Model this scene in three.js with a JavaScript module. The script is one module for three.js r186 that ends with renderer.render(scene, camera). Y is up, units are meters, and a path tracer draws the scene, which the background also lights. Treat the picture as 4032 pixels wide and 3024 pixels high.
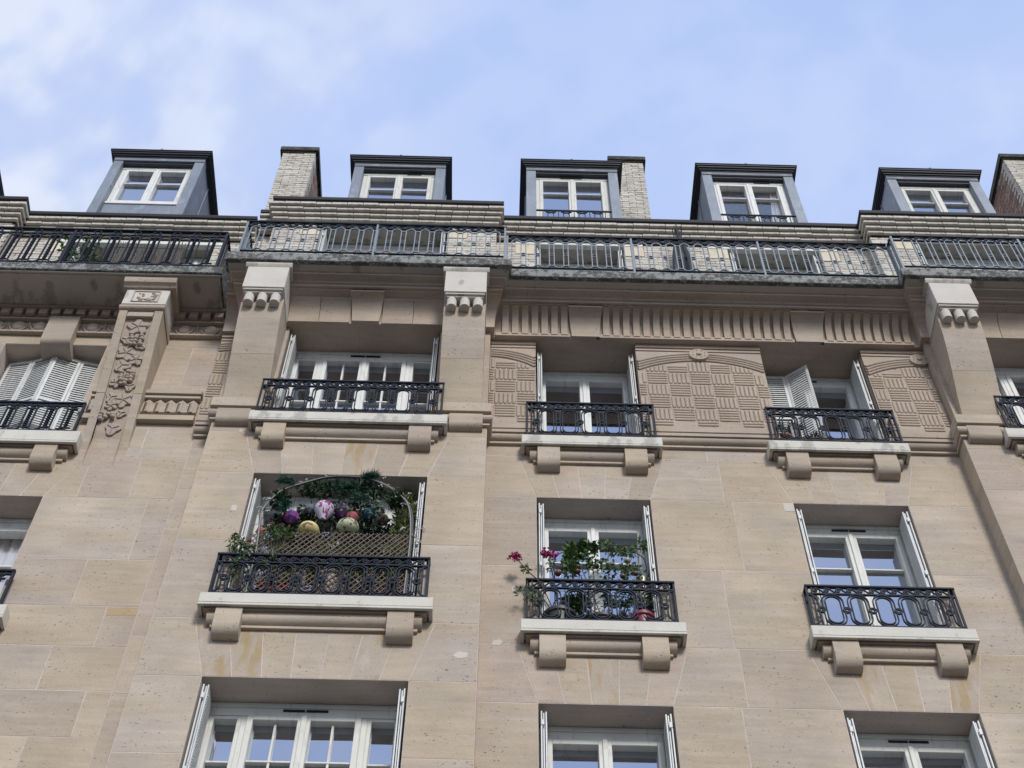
import * as THREE from 'three';
import { mergeGeometries, toCreasedNormals, mergeVertices } from 'three/addons/utils/BufferGeometryUtils.js';

// ------------------------------------------------------------------ camera, sky, front fill light, exposure
const scene = new THREE.Scene();
const D2R = Math.PI / 180;
const camera = new THREE.PerspectiveCamera(28.05, 4 / 3, 0.1, 600);
camera.rotation.order = 'YXZ';
camera.position.set(0, 1.6, 10);
camera.rotation.set(57.323 * D2R, -0.557 * D2R, 0.888 * D2R);

const renderer = new THREE.WebGLRenderer({ antialias: true });
renderer.toneMapping = THREE.LinearToneMapping;
renderer.toneMappingExposure = 1.52;
renderer.shadowMap.enabled = true;
renderer.shadowMap.type = THREE.PCFSoftShadowMap;

// deterministic random numbers and noise
function rng(seed) { let s = seed >>> 0; return () => { s = (s + 0x6d2b79f5) >>> 0; let t = s; t = Math.imul(t ^ (t >>> 15), t | 1); t ^= t + Math.imul(t ^ (t >>> 7), t | 61); return ((t ^ (t >>> 14)) >>> 0) / 4294967296; }; }
const R0 = rng(7);
const rr = (a, b, R = R0) => a + (b - a) * R();
function h3(x, y, z) { let n = Math.imul(x | 0, 374761393) ^ Math.imul(y | 0, 668265263) ^ Math.imul(z | 0, 2147483647 ^ 97); n = Math.imul(n ^ (n >>> 13), 1274126177); n ^= n >>> 16; return (n >>> 0) / 4294967296; }
const sm = t => t * t * (3 - 2 * t);
function vn(x, y, z = 0, px = 1 << 20, py = 1 << 20) {           // value noise, periodic in px, py
  const xi = Math.floor(x), yi = Math.floor(y), zi = Math.floor(z), fx = sm(x - xi), fy = sm(y - yi), fz = sm(z - zi);
  const m = (a, p) => ((a % p) + p) % p;
  const x0 = m(xi, px), x1 = m(xi + 1, px), y0 = m(yi, py), y1 = m(yi + 1, py);
  const l = (a, b, t) => a + (b - a) * t;
  const f = zz => l(l(h3(x0, y0, zz), h3(x1, y0, zz), fx), l(h3(x0, y1, zz), h3(x1, y1, zz), fx), fy);
  return fz === 0 ? f(zi) : l(f(zi), f(zi + 1), fz);
}
function fbm(x, y, z, o, p = 1 << 20, q = 1 << 20) { let a = 0, w = 0.5, s = 0; for (let i = 0; i < o; i++) { a += w * vn(x, y, z + i * 17, p, q); s += w; x *= 2; y *= 2; p *= 2; q *= 2; w *= 0.5; } return a / s; }
const clamp = (t, a = 0, b = 1) => Math.min(b, Math.max(a, t));
const sstep = (a, b, t) => sm(clamp((t - a) / (b - a)));

// sky: pale blue air with thin wisps of high cloud, denser in long banks
{
  const W = 2048, H = 1024, d = new Float32Array(W * H * 4);
  for (let j = 0; j < H; j++) {
    const el = ((j + 0.5) / H - 0.5) * Math.PI;                     // row 0 = bottom
    const sy = Math.sin(el), cy = Math.cos(el);
    for (let i = 0; i < W; i++) {
      const az = ((i + 0.5) / W - 0.5) * 2 * Math.PI;
      const dx = cy * Math.cos(az), dz = cy * Math.sin(az);
      const k = (j * W + i) * 4;
      const hz = Math.pow(1 - clamp(sy), 1.6);
      let r = 0.288 + 0.28 * hz, g = 0.380 + 0.25 * hz, b = 0.615 + 0.08 * hz;
      if (sy > 0.06) {
        const u = dx / (sy + 0.04), v = dz / (sy + 0.04);
        const q = u * 0.80 + v * 0.60, p = -u * 0.60 + v * 0.80;     // wisps drawn out along one direction
        const wq = q + 0.22 * (fbm(u * 3.1, v * 3.1, 3, 3) - 0.5), wp = p + 0.22 * (fbm(u * 3.1, v * 3.1, 8, 3) - 0.5);
        const bank = fbm(wq * 1.1 + 11.3, wp * 1.1 + 4.7, 1, 2);
        const veil = sstep(0.30, 0.80, fbm(wq * 3.2, wp * 6.5, 21, 5)), puff = fbm(u * 26 + 3 * wp, v * 26, 41, 5);
        const fine = 0.52 * fbm(wq * 9, wp * 21, 31, 5) + 0.48 * puff;
        const left = sstep(0.14, -0.50, u + 0.40 * (v + 0.42) + 0.25 * (bank - 0.5));
        let c = clamp(0.16 * veil + 0.10 * sstep(0.42, 0.62, fine) + left * (0.24 + 0.50 * sstep(0.34, 0.62, fine)));
        c *= sstep(0.06, 0.25, sy);
        const cw = 0.53 + 0.12 * puff;
        r += (cw * 0.97 - r) * c; g += (cw * 1.0 - g) * c; b += (cw * 1.09 - b) * c;
      }
      if (sy < 0) { r = 0.035; g = 0.035; b = 0.035; }
      d[k] = r; d[k + 1] = g; d[k + 2] = b; d[k + 3] = 1;
    }
  }
  const t = new THREE.DataTexture(d, W, H, THREE.RGBAFormat, THREE.FloatType);
  t.mapping = THREE.EquirectangularReflectionMapping; t.magFilter = THREE.LinearFilter; t.minFilter = THREE.LinearFilter; t.wrapS = THREE.RepeatWrapping; t.needsUpdate = true;
  scene.background = t; scene.environment = t;
}
// soft fill from front right, added in place of bounce off sunlit houses opposite
const frontFill = new THREE.DirectionalLight(new THREE.Color().setRGB(1, 0.96, 0.90), 1.7);
frontFill.position.set(1.5 + 12.9, 16 + 33.6, 48); frontFill.target.position.set(1.5, 16, 0);
frontFill.castShadow = true; frontFill.shadow.radius = 24; frontFill.shadow.mapSize.set(2048, 2048);
Object.assign(frontFill.shadow.camera, { left: -14, right: 14, top: 14, bottom: -14, near: 1, far: 90 });
scene.add(frontFill, frontFill.target);

// ------------------------------------------------------------------ textures
function tex(n, fn, srgb = true) {
  const d = new Uint8Array(n * n * 4);
  for (let j = 0; j < n; j++) for (let i = 0; i < n; i++) { const c = fn(i / n, j / n), k = (j * n + i) * 4; for (let q = 0; q < 3; q++) d[k + q] = clamp(Array.isArray(c) ? c[q] : c) * 255; d[k + 3] = 255; }
  const t = new THREE.DataTexture(d, n, n); t.wrapS = t.wrapT = THREE.RepeatWrapping; t.magFilter = THREE.LinearFilter; t.minFilter = THREE.LinearMipmapLinearFilter; t.generateMipmaps = true; t.anisotropy = 8;
  if (srgb) t.colorSpace = THREE.SRGBColorSpace; t.needsUpdate = true; return t;
}
// soft limestone: lengthwise bedding, clouds, small open pits (2 m tile)
const pit = (u, v) => { const a = vn(u * 150, v * 230, 5, 150, 230), b = vn(u * 60, v * 110, 9, 60, 110), m = vn(u * 9, v * 9, 2, 9, 9); return sstep(0.80, 0.93, a * 0.62 + b * 0.38 + 0.10 * (m - 0.5)); };
const limeTex = tex(1024, (u, v) => {
  const cl = fbm(u * 4, v * 4, 1, 4, 4, 4), bed = fbm(u * 5, v * 42, 3, 4, 5, 42), gr = vn(u * 400, v * 400, 7, 400, 400), p = pit(u, v);
  const bd = fbm(u * 3, v * 7, 13, 3, 3, 7);
  const t = 0.872 + 0.17 * (cl - 0.5) + 0.085 * (bed - 0.5) + 0.07 * (gr - 0.5) - 0.25 * p;
  const w = (bd - 0.5) * 0.12;
  return [t + 0.012 + w * 0.25, t - 0.002 + w * 0.05, t - 0.012 - w * 0.5];
});
const limeBump = tex(1024, (u, v) => 0.6 + 0.25 * (fbm(u * 40, v * 60, 3, 3, 40, 60) - 0.5) + 0.15 * (vn(u * 300, v * 300, 7, 300, 300) - 0.5) - 0.5 * pit(u, v), false);
// rain-bleached stone with lichen spots
const bleachTex = tex(512, (u, v) => { const a = fbm(u * 5, v * 5, 61, 5, 5, 5), s = sstep(0.60, 0.74, fbm(u * 9, v * 6, 66, 4, 9, 6)), g = vn(u * 200, v * 200, 5, 200, 200); const t = 0.93 + 0.10 * (a - 0.5) + 0.05 * (g - 0.5) - 0.15 * s; return [t, t - 0.004, t - 0.012]; });
// concrete balcony edge, blotched black and grey by lichen
const lichenTex = tex(1024, (u, v) => { const a = fbm(u * 26, v * 26, 71, 5, 26, 26), b = fbm(u * 90, v * 90, 77, 3, 90, 90), c = fbm(u * 3, v * 3, 79, 3, 3, 3); const s = sstep(0.42, 0.62, a * 0.6 + b * 0.4 + 0.3 * (c - 0.5)); const t = 0.56 + 0.34 * s + 0.12 * (b - 0.5); return [t, t + 0.002, t - 0.004]; });
const brickTex = tex(512, (u, v) => { const a = fbm(u * 8, v * 8, 81, 5, 8, 8), b = fbm(u * 60, v * 60, 84, 2, 60, 60), s = sstep(0.56, 0.72, fbm(u * 12, v * 20, 88, 4, 12, 20)); const t = 0.90 + 0.14 * (a - 0.5) + 0.10 * (b - 0.5) - 0.16 * s; return [t, t - 0.006, t - 0.016]; });
const zincTex = tex(512, (u, v) => { const a = fbm(u * 4, v * 3, 91, 5, 4, 3), b = fbm(u * 30, v * 8, 93, 3, 30, 8), s = sstep(0.62, 0.75, fbm(u * 10, v * 5, 97, 4, 10, 5)); const t = 0.84 + 0.16 * (a - 0.5) + 0.10 * (b - 0.5) + 0.10 * s; return [t, t, t + 0.01]; });
const paintTex = tex(256, (u, v) => { const a = fbm(u * 4, v * 4, 101, 4, 4, 4), s = sstep(0.62, 0.8, fbm(u * 16, v * 5, 104, 3, 16, 5)); const t = 0.95 + 0.06 * (a - 0.5) - 0.07 * s; return [t, t, t - 0.008]; });
const stainTex = tex(512, (u, v) => {                                  // ochre runs of rust-coloured water on limestone
  const cl = fbm(u * 4, v * 4, 1, 4, 4, 4), gr = vn(u * 250, v * 250, 7, 250, 250), p = pit(u, v);
  const w = sstep(0.46, 0.74, fbm(u * 9 + 0.6 * fbm(u * 3, v * 3, 5, 2, 3, 3), v * 2, 111, 4, 1 << 20, 2)), g = sstep(0.58, 0.7, fbm(u * 11 + 3, v * 2, 115, 4, 1 << 20, 2));
  const t = 0.86 + 0.12 * (cl - 0.5) + 0.07 * (gr - 0.5) - 0.25 * p;
  return [t + 0.012 - 0.03 * w + 0.03 * g, t - 0.07 * w + 0.035 * g, t - 0.012 - 0.17 * w + 0.045 * g];
});
const C = (r, g, b) => new THREE.Color().setRGB(r, g, b);
const M = (c, o = {}) => new THREE.MeshStandardMaterial(Object.assign({ color: c, roughness: 0.9 }, o));
const scaleT = (t, m) => { const q = t.clone(); q.repeat.set(1 / m, 1 / m); q.needsUpdate = true; return q; };
const lime2 = scaleT(limeTex, 2), limeB2 = scaleT(limeBump, 2), bleach2 = scaleT(bleachTex, 1.3), lichen2 = scaleT(lichenTex, 1.6), brick2 = scaleT(brickTex, 1.1), zinc2 = scaleT(zincTex, 1.2), paint2 = scaleT(paintTex, 0.9), stain2 = scaleT(stainTex, 1.0);
const stoneOpt = { map: lime2, bumpMap: limeB2, bumpScale: 0.006, roughness: 0.95 };
const SB = [0.61, 0.53, 0.445];
const tone = (a, b, c) => M(C(SB[0] * a, SB[1] * b, SB[2] * c), stoneOpt);
const stones = [tone(1, 1, 1), tone(1.045, 1.05, 1.045), tone(0.95, 0.94, 0.93), tone(1.02, 1.015, 0.97), tone(0.985, 0.965, 0.975), tone(1.0, 0.985, 0.92)];
const mStone = stones[0], mCarve = tone(0.97, 0.95, 0.95), mCornice = tone(0.97, 0.945, 0.94);
const mStain = M(C(SB[0], SB[1], SB[2]), { map: stain2, bumpMap: limeB2, bumpScale: 0.006, roughness: 0.95 });
const mMortar = M(C(0.72, 0.645, 0.58), { map: lime2, roughness: 1 });
const mLedge = M(C(0.72, 0.695, 0.63), { map: bleach2, bumpMap: limeB2, bumpScale: 0.004 });
const mBleach = M(C(0.71, 0.67, 0.62), { map: bleach2, bumpMap: limeB2, bumpScale: 0.004 });
const mLichen = M(C(0.34, 0.345, 0.335), { map: lichen2, roughness: 1 });
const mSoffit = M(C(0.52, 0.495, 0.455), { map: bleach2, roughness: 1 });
const bricks = [0, 1, 2, 3].map(i => M(C(0.78 * (1 - 0.04 * i), 0.745 * (1 - 0.045 * i), 0.68 * (1 - 0.05 * i)), { map: brick2, bumpMap: brick2, bumpScale: 0.003 }));
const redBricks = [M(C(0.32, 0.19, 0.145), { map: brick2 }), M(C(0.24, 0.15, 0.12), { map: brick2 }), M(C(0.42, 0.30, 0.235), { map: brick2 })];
const mBrickMortar = M(C(0.56, 0.53, 0.475), { map: brick2 });
const mCream = M(C(0.79, 0.70, 0.56), { map: paint2 });
const mGutter = M(C(0.030, 0.031, 0.038), { roughness: 0.7, map: zinc2 });
const mZinc = M(C(0.30, 0.345, 0.40), { roughness: 0.5, metalness: 0.15, map: zinc2 });
const mZincDark = M(C(0.035, 0.04, 0.055), { roughness: 0.5, map: zinc2 });
const mWoodGrey = M(C(0.33, 0.35, 0.38), { map: zinc2 });
const mWhite = M(C(0.84, 0.84, 0.83), { map: paint2, roughness: 0.55 });
const mWhiteOld = M(C(0.76, 0.75, 0.71), { map: paint2, roughness: 0.6 });
const mShutter = M(C(0.72, 0.73, 0.73), { map: paint2, roughness: 0.5 });
const mIron = new THREE.MeshPhysicalMaterial({ color: C(0.012, 0.018, 0.032), roughness: 0.6, specularIntensity: 0.45 });
const mIronBlue = M(C(0.20, 0.235, 0.27), { roughness: 0.5 });
const mBlack = M(C(0.012, 0.012, 0.014), { roughness: 0.8 });
const mRoom = M(C(0.46, 0.44, 0.41), { roughness: 1 });
const mGlass = new THREE.MeshPhysicalMaterial({ color: C(0.50, 0.53, 0.60), roughness: 0.02, metalness: 1 });
const mGlassClear = new THREE.MeshPhysicalMaterial({ color: C(1, 1, 1), roughness: 0.02, ior: 1.9, transmission: 1, thickness: 0 });
const mCurtain = M(C(0.62, 0.60, 0.60), { roughness: 1, side: THREE.DoubleSide });

// ------------------------------------------------------------------ geometry helpers
function finish(g, ox = 0, oy = 0) {                                 // flat parts: uv in metres by the face's main direction
  if (g.index) g = g.toNonIndexed();
  for (const k of Object.keys(g.attributes)) if (k !== 'position' && k !== 'normal') g.deleteAttribute(k);
  if (!g.attributes.normal) g.computeVertexNormals();
  const p = g.attributes.position, n = g.attributes.normal, uv = new Float32Array(p.count * 2);
  const a = new THREE.Vector3(), b = new THREE.Vector3(), c = new THREE.Vector3();
  for (let i = 0; i < p.count; i += 3) {
    a.fromBufferAttribute(p, i); b.fromBufferAttribute(p, i + 1).sub(a); c.fromBufferAttribute(p, i + 2).sub(a); b.cross(c);
    const ax = Math.abs(b.x), ay = Math.abs(b.y), az = Math.abs(b.z);
    for (let q = 0; q < 3; q++) {
      const x = p.getX(i + q), y = p.getY(i + q), z = p.getZ(i + q);
      let u, v; if (az >= ax && az >= ay) { u = x; v = y; } else if (ay >= ax) { u = x; v = z; } else { u = z; v = y; }
      uv[(i + q) * 2] = u + ox; uv[(i + q) * 2 + 1] = v + oy;
    }
  }
  g.setAttribute('uv', new THREE.BufferAttribute(uv, 2)); return g;
}
function B(x0, x1, y0, y1, z0, z1) { const g = new THREE.BoxGeometry(x1 - x0, y1 - y0, z1 - z0); g.translate((x0 + x1) / 2, (y0 + y1) / 2, (z0 + z1) / 2); return g.toNonIndexed(); }
function BB(x0, x1, y0, y1, z0, z1, r = 0.004) {                      // box with chamfered edges
  const w = x1 - x0, h = y1 - y0, d = z1 - z0; r = Math.min(r, w / 3, h / 3, d / 3);
  const s = new THREE.Shape(); s.moveTo(-w / 2 + r, -h / 2 + r); s.lineTo(w / 2 - r, -h / 2 + r); s.lineTo(w / 2 - r, h / 2 - r); s.lineTo(-w / 2 + r, h / 2 - r); s.closePath();
  const g = new THREE.ExtrudeGeometry(s, { depth: d - 2 * r, bevelEnabled: true, bevelThickness: r, bevelSize: r, bevelSegments: 1 });
  g.translate((x0 + x1) / 2, (y0 + y1) / 2, z0 + r); return g.index ? g.toNonIndexed() : g;
}
function poly(pts, z0, z1, r = 0.003) {                               // polygon in x, y made a slab with chamfered edges
  const s = new THREE.Shape(pts.map(p => new THREE.Vector2(p[0], p[1])));
  const g = new THREE.ExtrudeGeometry(s, { depth: z1 - z0 - 2 * r, bevelEnabled: r > 0, bevelThickness: r, bevelSize: r, bevelOffset: -r, bevelSegments: 1 });
  g.translate(0, 0, z0 + r); return g.index ? g.toNonIndexed() : g;
}
function profX(zy, x0, x1, crease = 0.5) {                            // outline in z, y drawn out along x
  const s = new THREE.Shape(zy.map(p => new THREE.Vector2(p[0], p[1])));
  const g = new THREE.ExtrudeGeometry(s, { depth: x1 - x0, bevelEnabled: false });
  g.applyMatrix4(new THREE.Matrix4().set(0, 0, -1, x1, 0, 1, 0, 0, 1, 0, 0, 0, 0, 0, 0, 1));
  return toCreasedNormals(g, crease);
}
const merge = a => mergeGeometries(a.map(g => { const q = g.index ? g.toNonIndexed() : g; for (const k of Object.keys(q.attributes)) if (!['position', 'normal'].includes(k)) q.deleteAttribute(k); return q; }));
function mesh(name, g, m, parent, uvoff) {
  const o = new THREE.Mesh(finish(Array.isArray(g) ? merge(g) : g, uvoff ? uvoff[0] : 0, uvoff ? uvoff[1] : 0), m);
  o.name = name; o.castShadow = o.receiveShadow = true; parent.add(o); return o;
}
function shared(name, g, m, parent, x = 0, y = 0, z = 0) { const o = new THREE.Mesh(g, m); o.name = name; o.castShadow = o.receiveShadow = true; o.position.set(x, y, z); parent.add(o); return o; }
function grp(name, parent, x = 0, y = 0, z = 0) { const o = new THREE.Group(); o.name = name; o.position.set(x, y, z); parent.add(o); return o; }
const taken = {};
function numbered(n) { taken[n] = (taken[n] || 0) + 1; return taken[n] === 1 ? n : n + '_' + String(taken[n] - 1).padStart(3, '0'); }
function thing(name, label, category, x = 0, y = 0, z = 0, group) { const o = grp(numbered(name), scene, x, y, z); o.userData = { label, category }; if (group) o.userData.group = group; return o; }
function structure(name, g, m) { const o = mesh(numbered(name), g, m, scene); o.userData = { kind: 'structure' }; return o; }
const V3 = (x, y, z) => new THREE.Vector3(x, y, z);
function tube(pts, r, seg, rad = 5, closed = false) { return new THREE.TubeGeometry(new THREE.CatmullRomCurve3(pts.map(p => p.isVector3 ? p : V3(...p)), closed, 'catmullrom', 0.5), seg, r, rad, closed).toNonIndexed(); }
function bar(pts2, w, d, closed = false) {                            // flat iron: path in x, y; w across, d along z
  const n = pts2.length, L = [], Rr = [];
  for (let i = 0; i < n; i++) {
    const a = pts2[closed ? (i + n - 1) % n : Math.max(0, i - 1)], b = pts2[closed ? (i + 1) % n : Math.min(n - 1, i + 1)];
    let tx = b[0] - a[0], ty = b[1] - a[1]; const l = Math.hypot(tx, ty) || 1; tx /= l; ty /= l;
    L.push([pts2[i][0] - ty * w / 2, pts2[i][1] + tx * w / 2]); Rr.push([pts2[i][0] + ty * w / 2, pts2[i][1] - tx * w / 2]);
  }
  const pos = [], q = (a, b, c, e) => pos.push(...a, ...b, ...c, ...a, ...c, ...e), z0 = -d / 2, z1 = d / 2;
  const m = closed ? n : n - 1;
  for (let i = 0; i < m; i++) {
    const j = (i + 1) % n, P = (p, z) => [p[0], p[1], z];
    q(P(Rr[i], z1), P(Rr[j], z1), P(L[j], z1), P(L[i], z1)); q(P(L[i], z0), P(L[j], z0), P(Rr[j], z0), P(Rr[i], z0));
    q(P(L[i], z1), P(L[j], z1), P(L[j], z0), P(L[i], z0)); q(P(Rr[i], z0), P(Rr[j], z0), P(Rr[j], z1), P(Rr[i], z1));
  }
  const g = new THREE.BufferGeometry(); g.setAttribute('position', new THREE.Float32BufferAttribute(pos, 3)); g.computeVertexNormals(); return g;
}
// mouldings that run round the projecting bays: profile points {y, z, e}: z at the middle wall, e how far the return stands off the bay's side
const BAYL = [-3.27, -0.18], BAYR = [5.19, 8.28];
function sweep(prof, dz, x0 = -3.5, x1 = 8.9, crease = 0.5) {
  const path = p => [[x0, p.z], [BAYL[0] - p.e, p.z], [BAYL[0] - p.e, p.z + dz], [BAYL[1] + p.e, p.z + dz], [BAYL[1] + p.e, p.z], [BAYR[0] - p.e, p.z], [BAYR[0] - p.e, p.z + dz], [BAYR[1] + p.e, p.z + dz], [BAYR[1] + p.e, p.z], [x1, p.z]];
  const rows = prof.map(p => path(p).map(q => [q[0], p.y, q[1]])), pos = [];
  for (let i = 0; i + 1 < rows.length; i++) for (let j = 0; j + 1 < rows[0].length; j++) {
    const a = rows[i][j], b = rows[i][j + 1], c = rows[i + 1][j + 1], d = rows[i + 1][j];
    if (Math.hypot(a[0] - b[0], a[2] - b[2]) + Math.hypot(c[0] - d[0], c[2] - d[2]) < 1e-6) continue;
    pos.push(...a, ...b, ...c, ...a, ...c, ...d);
  }
  const g = new THREE.BufferGeometry(); g.setAttribute('position', new THREE.Float32BufferAttribute(pos, 3)); g.computeVertexNormals(); return toCreasedNormals(g, crease);
}

// ------------------------------------------------------------------ street (below the frame, it throws light back up)
structure('road', B(-60, 60, -0.5, 0, 2.2, 60), M(C(0.055, 0.055, 0.057), { roughness: 0.95 }));
structure('pavement', BB(-60, 60, -0.5, 0.13, 0.3, 2.19, 0.02), M(C(0.14, 0.135, 0.13), { map: lime2 }));

// ------------------------------------------------------------------ masonry
function cells(x0, x1, y0, y1, holes) {                               // the wall's rectangle less its openings, as few boxes
  const xs = [...new Set([x0, x1, ...holes.flatMap(h => [h[0], h[1]])])].filter(x => x >= x0 && x <= x1).sort((a, b) => a - b), out = [];
  for (let i = 0; i + 1 < xs.length; i++) {
    const xm = (xs[i] + xs[i + 1]) / 2; let y = y0;
    for (const h of holes.filter(h => xm > h[0] && xm < h[1]).sort((a, b) => a[2] - b[2])) { if (h[2] > y) out.push([xs[i], xs[i + 1], y, Math.min(h[2], y1)]); y = Math.max(y, h[3]); }
    if (y < y1) out.push([xs[i], xs[i + 1], y, y1]);
  }
  return out;
}
const JW = 0.006;                                                    // half a joint
let stoneNo = 0;
function stone(parent, pts, z, m) {
  const cx = pts.reduce((a, p) => a + p[0], 0) / pts.length, cy = pts.reduce((a, p) => a + p[1], 0) / pts.length;
  const q = pts.map(p => [p[0] + (p[0] < cx ? JW : -JW), p[1] + (p[1] < cy ? JW : -JW)]);
  stoneNo++;
  return mesh('stone', poly(q, z - 0.03, z + (h3(stoneNo, 3, 1) - 0.5) * 0.001, 0.0015), m || stones[Math.floor(h3(stoneNo, 5, 9) * stones.length)], parent, [h3(stoneNo, 1, 1) * 2, h3(stoneNo, 2, 2) * 2]);
}
// courses: [yTop, yBottom, joints...]; flat arches: [y0, y1, [edges at top], [edges at bottom], stains]
function layStones(parent, x0, x1, z, courses, holes, arches = []) {
  for (const [yt, yb, ...joints] of courses) {
    const spans = []; let cur = x0;
    const hs = holes.filter(h => h[2] < yt - 0.02 && h[3] > yb + 0.02).sort((a, b) => a[0] - b[0]);
    for (const h of hs) { spans.push([cur, h[0]]); cur = h[1]; } spans.push([cur, x1]);
    const ar = arches.filter(a => a[0] <= yb + 0.02 && a[1] >= yt - 0.02).sort((a, b) => a[2][0] - b[2][0]);
    if (ar.length) {
      let lt = x0, lb = x0;
      for (const a of [...ar, null]) {
        const rt = a ? a[2][0] : x1, rb = a ? a[3][0] : x1;
        const js = joints.filter(j => j > Math.max(lt, lb) + 0.05 && j < Math.min(rt, rb) - 0.05);
        let pt = lt, pb = lb;
        for (const j of js) { stone(parent, [[pt, yt], [j, yt], [j, yb], [pb, yb]].reverse(), z); pt = pb = j; }
        if (rt - pt > 0.03) stone(parent, [[pt, yt], [rt, yt], [rb, yb], [pb, yb]].reverse(), z);
        if (a) { for (let i = 0; i + 1 < a[2].length; i++) stone(parent, [[a[2][i], yt], [a[2][i + 1], yt], [a[3][i + 1], yb], [a[3][i], yb]].reverse(), z, (a[4] || []).includes(i) ? mStain : null); lt = a[2][a[2].length - 1]; lb = a[3][a[3].length - 1]; }
      }
      continue;
    }
    for (const [a, b] of spans) {
      if (b - a < 0.03) continue;
      let p = a;
      for (const j of [...joints.filter(j => j > a + 0.05 && j < b - 0.05), b]) { stone(parent, [[p, yb], [j, yb], [j, yt], [p, yt]], z); p = j; }
    }
  }
}
const arch = (a, b, y0, y1, n, st, f = 0.2) => { const T = [], Bm = []; for (let i = 0; i <= n; i++) { const t = i / n; T.push(a - f + t * (b - a + 2 * f)); Bm.push(a + t * (b - a)); } return [y0, y1, T, Bm, st]; };

// ------------------------------------------------------------------ windows
const HEAD = { 1: 17.95, 2: 14.936, 3: 11.818 }, SLAB = { 1: [15.718, 15.892], 2: [12.612, 12.782], 3: [9.51, 9.68] };
function leafGlass(parent, x0, x1, y0, y1, z, cols, rows, stile, m, glass, depth = 0.11) {   // one casement: frame bars as one mesh, panes singly
  const g = [BB(x0, x0 + stile, y0, y1, z - depth, z, 0.004), BB(x1 - stile, x1, y0, y1, z - depth, z, 0.004), BB(x0 + stile, x1 - stile, y0, y0 + stile * 1.5, z - depth, z - 0.001, 0.004), BB(x0 + stile, x1 - stile, y1 - stile, y1, z - depth, z - 0.001, 0.004)];
  const ix0 = x0 + stile, ix1 = x1 - stile, iy0 = y0 + stile * 1.5, iy1 = y1 - stile, bw = 0.011;
  const ys = Array.isArray(rows) ? [iy1, ...rows.filter(y => y > iy0 + 0.05 && y < iy1 - 0.05), iy0] : Array.from({ length: rows + 1 }, (_, i) => iy1 - (iy1 - iy0) * i / rows);
  const xs = Array.from({ length: cols + 1 }, (_, i) => ix0 + (ix1 - ix0) * i / cols);
  for (let i = 1; i + 1 < ys.length; i++) g.push(BB(ix0, ix1, ys[i] - bw, ys[i] + bw, z - depth * 0.9, z - depth * 0.35, 0.003));
  for (let i = 1; i + 1 < xs.length; i++) g.push(BB(xs[i] - bw, xs[i] + bw, iy0, iy1, z - depth * 0.9, z - depth * 0.4, 0.003));
  mesh('casement', g, m, parent, [x0 * 3.1, y0]);
  for (let i = 0; i + 1 < ys.length; i++) for (let j = 0; j + 1 < xs.length; j++) {
    const p = mesh('pane', B(-(xs[j + 1] - xs[j]) / 2 - 0.004, (xs[j + 1] - xs[j]) / 2 + 0.004, -(ys[i] - ys[i + 1]) / 2 - 0.004, (ys[i] - ys[i + 1]) / 2 + 0.004, -0.003, 0.003).rotateX((h3(Math.floor(x0 * 90), i, Math.floor(ys[i] * 7)) - 0.5) * 0.012).rotateY((h3(Math.floor(x1 * 90), j, Math.floor(ys[i] * 9)) - 0.5) * 0.02).translate((xs[j] + xs[j + 1]) / 2, (ys[i] + ys[i + 1]) / 2, z - depth * 0.80), glass, parent);
  }
}
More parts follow.
